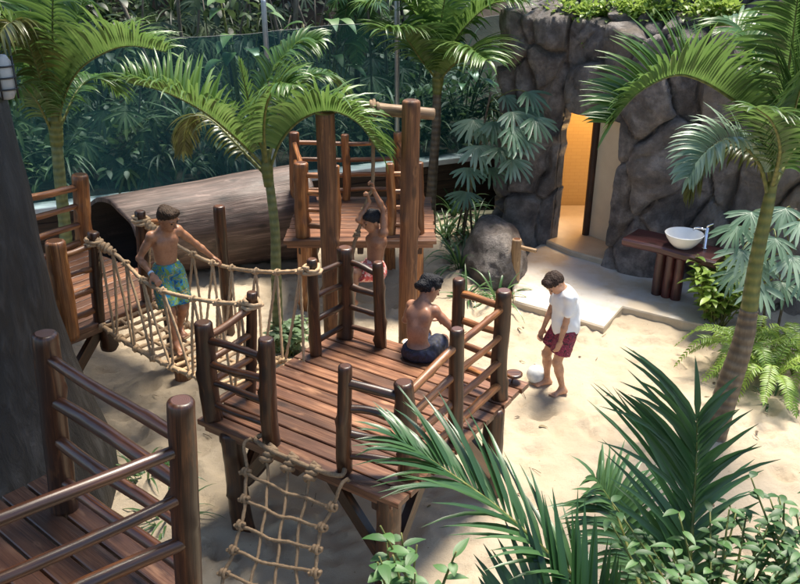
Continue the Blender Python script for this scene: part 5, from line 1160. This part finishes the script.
    if P.get('shirt'):
        st = []; o2 = .028
        st.append(('e', tuple(pel + U * .02 * S - Fw * .01), tuple(S * (x + o2) for x in (.132 * wd, .104 * wd, .15)), Bz, .04)); st.append(('e', tuple(wst), tuple(S * (x + o2 + .006) for x in (.112 * wd, .085 * wd, .13)), Bz, .06)); st.append(('e', tuple(chest), tuple(S * (x + o2) for x in (.134 * wd, .092 * wd, .15)), B2, .05))
        for nm in 'rl':
            el = ends[nm][0]; st.append(('c', tuple(neck - U2 * .03 * S), tuple(sh[nm]), .052 * S, .064 * S, .04)); st.append(('c', tuple(sh[nm]), tuple(sh[nm].lerp(el, .66)), .060 * S, .050 * S, .02))
        b0 = np.array(pel - U * .085 * S); nk = np.array(neck + U2 * .028 * S + F2 * .01); u2 = np.array((U2 + F2 * .35).normalized()); cu = [lambda X_, Y_, Z_: -((X_ - b0[0]) * un[0] + (Y_ - b0[1]) * un[1] + (Z_ - b0[2]) * un[2]), lambda X_, Y_, Z_: (X_ - nk[0]) * u2[0] + (Y_ - nk[1]) * u2[1] + (Z_ - nk[2]) * u2[2]]
        def slv(nm):
            s_, el = sh[nm], ends[nm][0]; q = np.array(s_.lerp(el, .80)); n_ = np.array((el - s_).normalized())
            def f(X_, Y_, Z_):
                G = np.stack([X_, Y_, Z_], -1); d = (G - q) @ n_; return np.where((np.linalg.norm(G - q, axis=-1) < .085 * S) & (d > -.02), d, -1.0)
            return f
        sdf_obj('shirt', st, M['shirt'], root, .007, cu, .004, 24)
    if P.get('band'):
        el, wr, hd, pc = ends[P['band']]; d = (wr - el).normalized(); b = MB(); a, bb = frame_of(d); tube(b, [wr - d * .03, wr - d * .012], .029 * S, 20, 0, ('flat', 'flat')); b.build('wrist_band', M['band'], root)
    return root
SK = dict(a=skinm('tan_skin', (.36, .17, .09)), b=skinm('brown_skin', (.30, .145, .08)), c=skinm('mid_brown_skin', (.34, .165, .10)), d=skinm('light_tan_skin', (.46, .25, .155)))
HA = dict(a=hairm('brown_hair', (.02, .011, .006), (.075, .042, .022)), b=hairm('black_hair', (.004, .004, .006), (.016, .016, .02)), c=hairm('dark_brown_hair', (.018, .010, .007), (.06, .035, .024)))
# boy on the rope bridge
f1 = V((.62, -.78, 0)).normalized(); r1 = V((f1.y, -f1.x, 0)); fz = at(186, 356, 6.98); fz = V((-2.08, 6.95, .765))
person('bare chested boy in blue and green swim shorts walking on the rope bridge', dict(base=fz, s=.95, pelvis=fz + V((-.01, -.0, .735)) - f1 * .02, up=V((0, 0, 1)) + f1 * .05, up2=V((0, 0, 1)) + f1 * .14, right=r1, right2=r1 + f1 * .05,
    hup=V((0, 0, 1)) + f1 * .38 + V((.1, 0, 0)), hfwd=V((.85, -.5, -.35)), hand_r=at(152, 279, 6.70) + V((0, .02, .03)), hand_l=at(219, 262, 7.26), elb_r=-f1 - r1 * -.5 + V((0, 0, -.4)), elb_l=-f1 - r1 * .6 + V((0, 0, -.5)),
    hdir_r=(.5, -.35, -.5), hdir_l=(.75, -.1, -.45), palm_r=(.1, .3, -1), palm_l=(0, -.3, -1), curl_r=42, curl_l=42, foot_r=fz + f1 * .12 + r1 * .07, foot_l=fz - f1 * .13 - r1 * .08 + V((0, 0, .03)), toe_r=f1, toe_l=f1, skin=SK['a'], hair=HA['a'], shorts=M['floral'], band='r', legcut=.88, loose=.02, hairline=(-.062, .052)))
# boy swinging on the rope
hp = V((-.27, YS + .0, 1.10)); up_ = (at(381, 212, YS) - hp); f2 = V((-.75, -.66, 0)).normalized(); r2 = V((f2.y, -f2.x, 0))
up_ = V((.12, .10, 1))
person('boy in red flowered shorts swinging with both arms on the hanging rope', dict(base=(hp.x, hp.y, .75), s=.93, pelvis=hp, up=up_, up2=V((.05, .02, 1)), right=r2, hup=V((-.05, -.05, 1)) + f2 * .25, hfwd=V((-.9, -.4, -.25)), sh_r=V((-.0, 0, .05)), sh_l=V((0, 0, .05)),
    hand_r=RH2 + V((.012, .0, -.05)), hand_l=RH1 + V((.012, 0, -.05)), elb_r=(-.5, -.5, -.3), elb_l=(.5, .1, -.3), hdir_r=(-.15, 0, 1), hdir_l=(-.15, 0, 1), palm_r=(-1, 0, 0), palm_l=(-1, -.2, 0), curl_r=50, curl_l=50,
    foot_r=hp + f2 * .30 + V((-.03, .0, -.40)) + r2 * .05, foot_l=hp + f2 * .34 + V((0, 0, -.33)) - r2 * .06, knee_r=f2 + V((0, 0, .5)), knee_l=f2 + V((0, 0, .6)), toe_r=f2 + V((0, 0, -.5)), toe_l=f2 + V((0, 0, -.4)), skin=SK['b'], hair=HA['b'], shorts=M['redfloral'], legcut=.8, loose=.02))
# boy sitting on the deck edge with his back to the camera
f3 = V((.61, .79, 0)); f3 = V((.44, .90, 0)).normalized(); r3 = V((f3.y, -f3.x, 0)); sp3 = gz(431, 362, ZC) ; sp3 = V((.16, 6.40, ZC))
person('bare backed black haired boy in navy shorts sitting on the edge of the middle deck', dict(base=sp3, s=.98, w=.92, waist=.035, sh_l=f3 * .02 + r3 * .012 - V((0, 0, .02)), sh_r=f3 * .02 - r3 * .008 - V((0, 0, .02)), pelvis=sp3 + V((0, 0, .105)), up=V((0, 0, 1)) - f3 * .05 - r3 * .05, up2=V((0, 0, 1)) + f3 * .34 + r3 * .02, right=r3, hup=V((0, 0, 1)) + f3 * .62 + r3 * .12, hfwd=f3 + r3 * .75 + V((0, 0, -.65)),
    hand_r=sp3 + f3 * .33 + r3 * .12 + V((0, 0, .24)), hand_l=sp3 + f3 * .34 - r3 * .06 + V((0, 0, .22)), elb_r=r3 + V((0, 0, -.7)) - f3 * .2, elb_l=-r3 + V((0, 0, -.7)) - f3 * .2, palm_r=(0, 0, -1), palm_l=(0, 0, -1),
    foot_r=sp3 + f3 * .46 + r3 * .10 + V((0, 0, -.33)), foot_l=sp3 + f3 * .48 - r3 * .10 + V((0, 0, -.30)), knee_r=f3 + V((0, 0, .8)), knee_l=f3 + V((0, 0, .8)), toe_r=f3, toe_l=f3, skin=SK['c'], hair=HA['b'], shorts=M['navy'], legcut=.8, loose=.018, hairline=(-.10, .03), hn=.005,
    tufts=((.03, .05, .07), (-.03, .05, .07), (0, -.06, .05), (.05, -.02, .05), (-.05, -.03, .05), (.02, -.09, -.02), (-.02, -.09, -.03), (.06, .02, .02))))
# boy standing on the sand
b4 = gz(559, 390, -.01); b4.z = sand_h(b4.x, b4.y) - .012; f4 = V((-.92, -.22, 0)).normalized(); r4 = V((f4.y, -f4.x, 0))
person('boy in a white t-shirt and dark red shorts standing on the sand looking down', dict(base=b4, s=.96, w=1.1, pelvis=b4 + V((.005, .03, .745)), up=V((0, 0, 1)) - f4 * .02, up2=V((0, 0, 1)) + f4 * .14, right=r4, hup=V((0, 0, .8)) + f4 * 1.1, hfwd=f4 * .6 + V((0, -.12, -1)),
    hand_l=b4 + f4 * .10 - r4 * .12 + V((0, 0, .60)), hand_r=b4 + f4 * .16 + r4 * .16 + V((0, 0, .66)), elb_l=-f4 - r4 * .4, elb_r=-f4 + r4 * .5, palm_l=r4, palm_r=-r4, hdir_l=f4 * .25 + V((0, 0, -1)), curl_l=18,
    foot_l=b4 - r4 * .04 - f4 * .02, foot_r=V((gz(547, 382, 0).x, gz(547, 382, 0).y, sand_h(gz(547, 382, 0).x, gz(547, 382, 0).y) - .01)), knee_l=f4, knee_r=f4 - r4 * .0, toe_l=f4 - r4 * .25, toe_r=f4 - r4 * .05, skin=SK['d'], hair=HA['c'], shorts=M['redplaid'], shirt=True, legcut=.66, loose=.022, hairline=(-.07, .045)))
# ================================================================== light
SUN_EL, SUN_AZ = math.radians(69), math.radians(32)     # azimuth clockwise from +Y
w = bpy.data.worlds.new('World'); SC.world = w; w.use_nodes = True; nt = w.node_tree; bg = nt.nodes['Background']
sk = nt.nodes.new('ShaderNodeTexSky'); sk.sky_type = 'NISHITA'; sk.sun_disc = False; sk.sun_elevation = SUN_EL; sk.sun_rotation = SUN_AZ
nt.links.new(sk.outputs[0], bg.inputs[0]); bg.inputs[1].default_value = .07
sl = bpy.data.lights.new('sun', 'SUN'); sl.energy = 2.6; sl.angle = math.radians(18); sl.color = (1, .92, .79)
so = bpy.data.objects.new('sun', sl); COL.objects.link(so)
sd = V((math.sin(SUN_AZ) * math.cos(SUN_EL), math.cos(SUN_AZ) * math.cos(SUN_EL), math.sin(SUN_EL)))
so.rotation_euler = sd.to_track_quat('Z', 'Y').to_euler()
SC.view_settings.view_transform = 'Standard'; SC.view_settings.look = 'None'; SC.view_settings.exposure = 2.0; SC.view_settings.gamma = 1; SC.view_settings.use_curve_mapping = False
SC.cycles.max_bounces = 8; SC.cycles.transparent_max_bounces = 12; SC.cycles.use_denoising = True
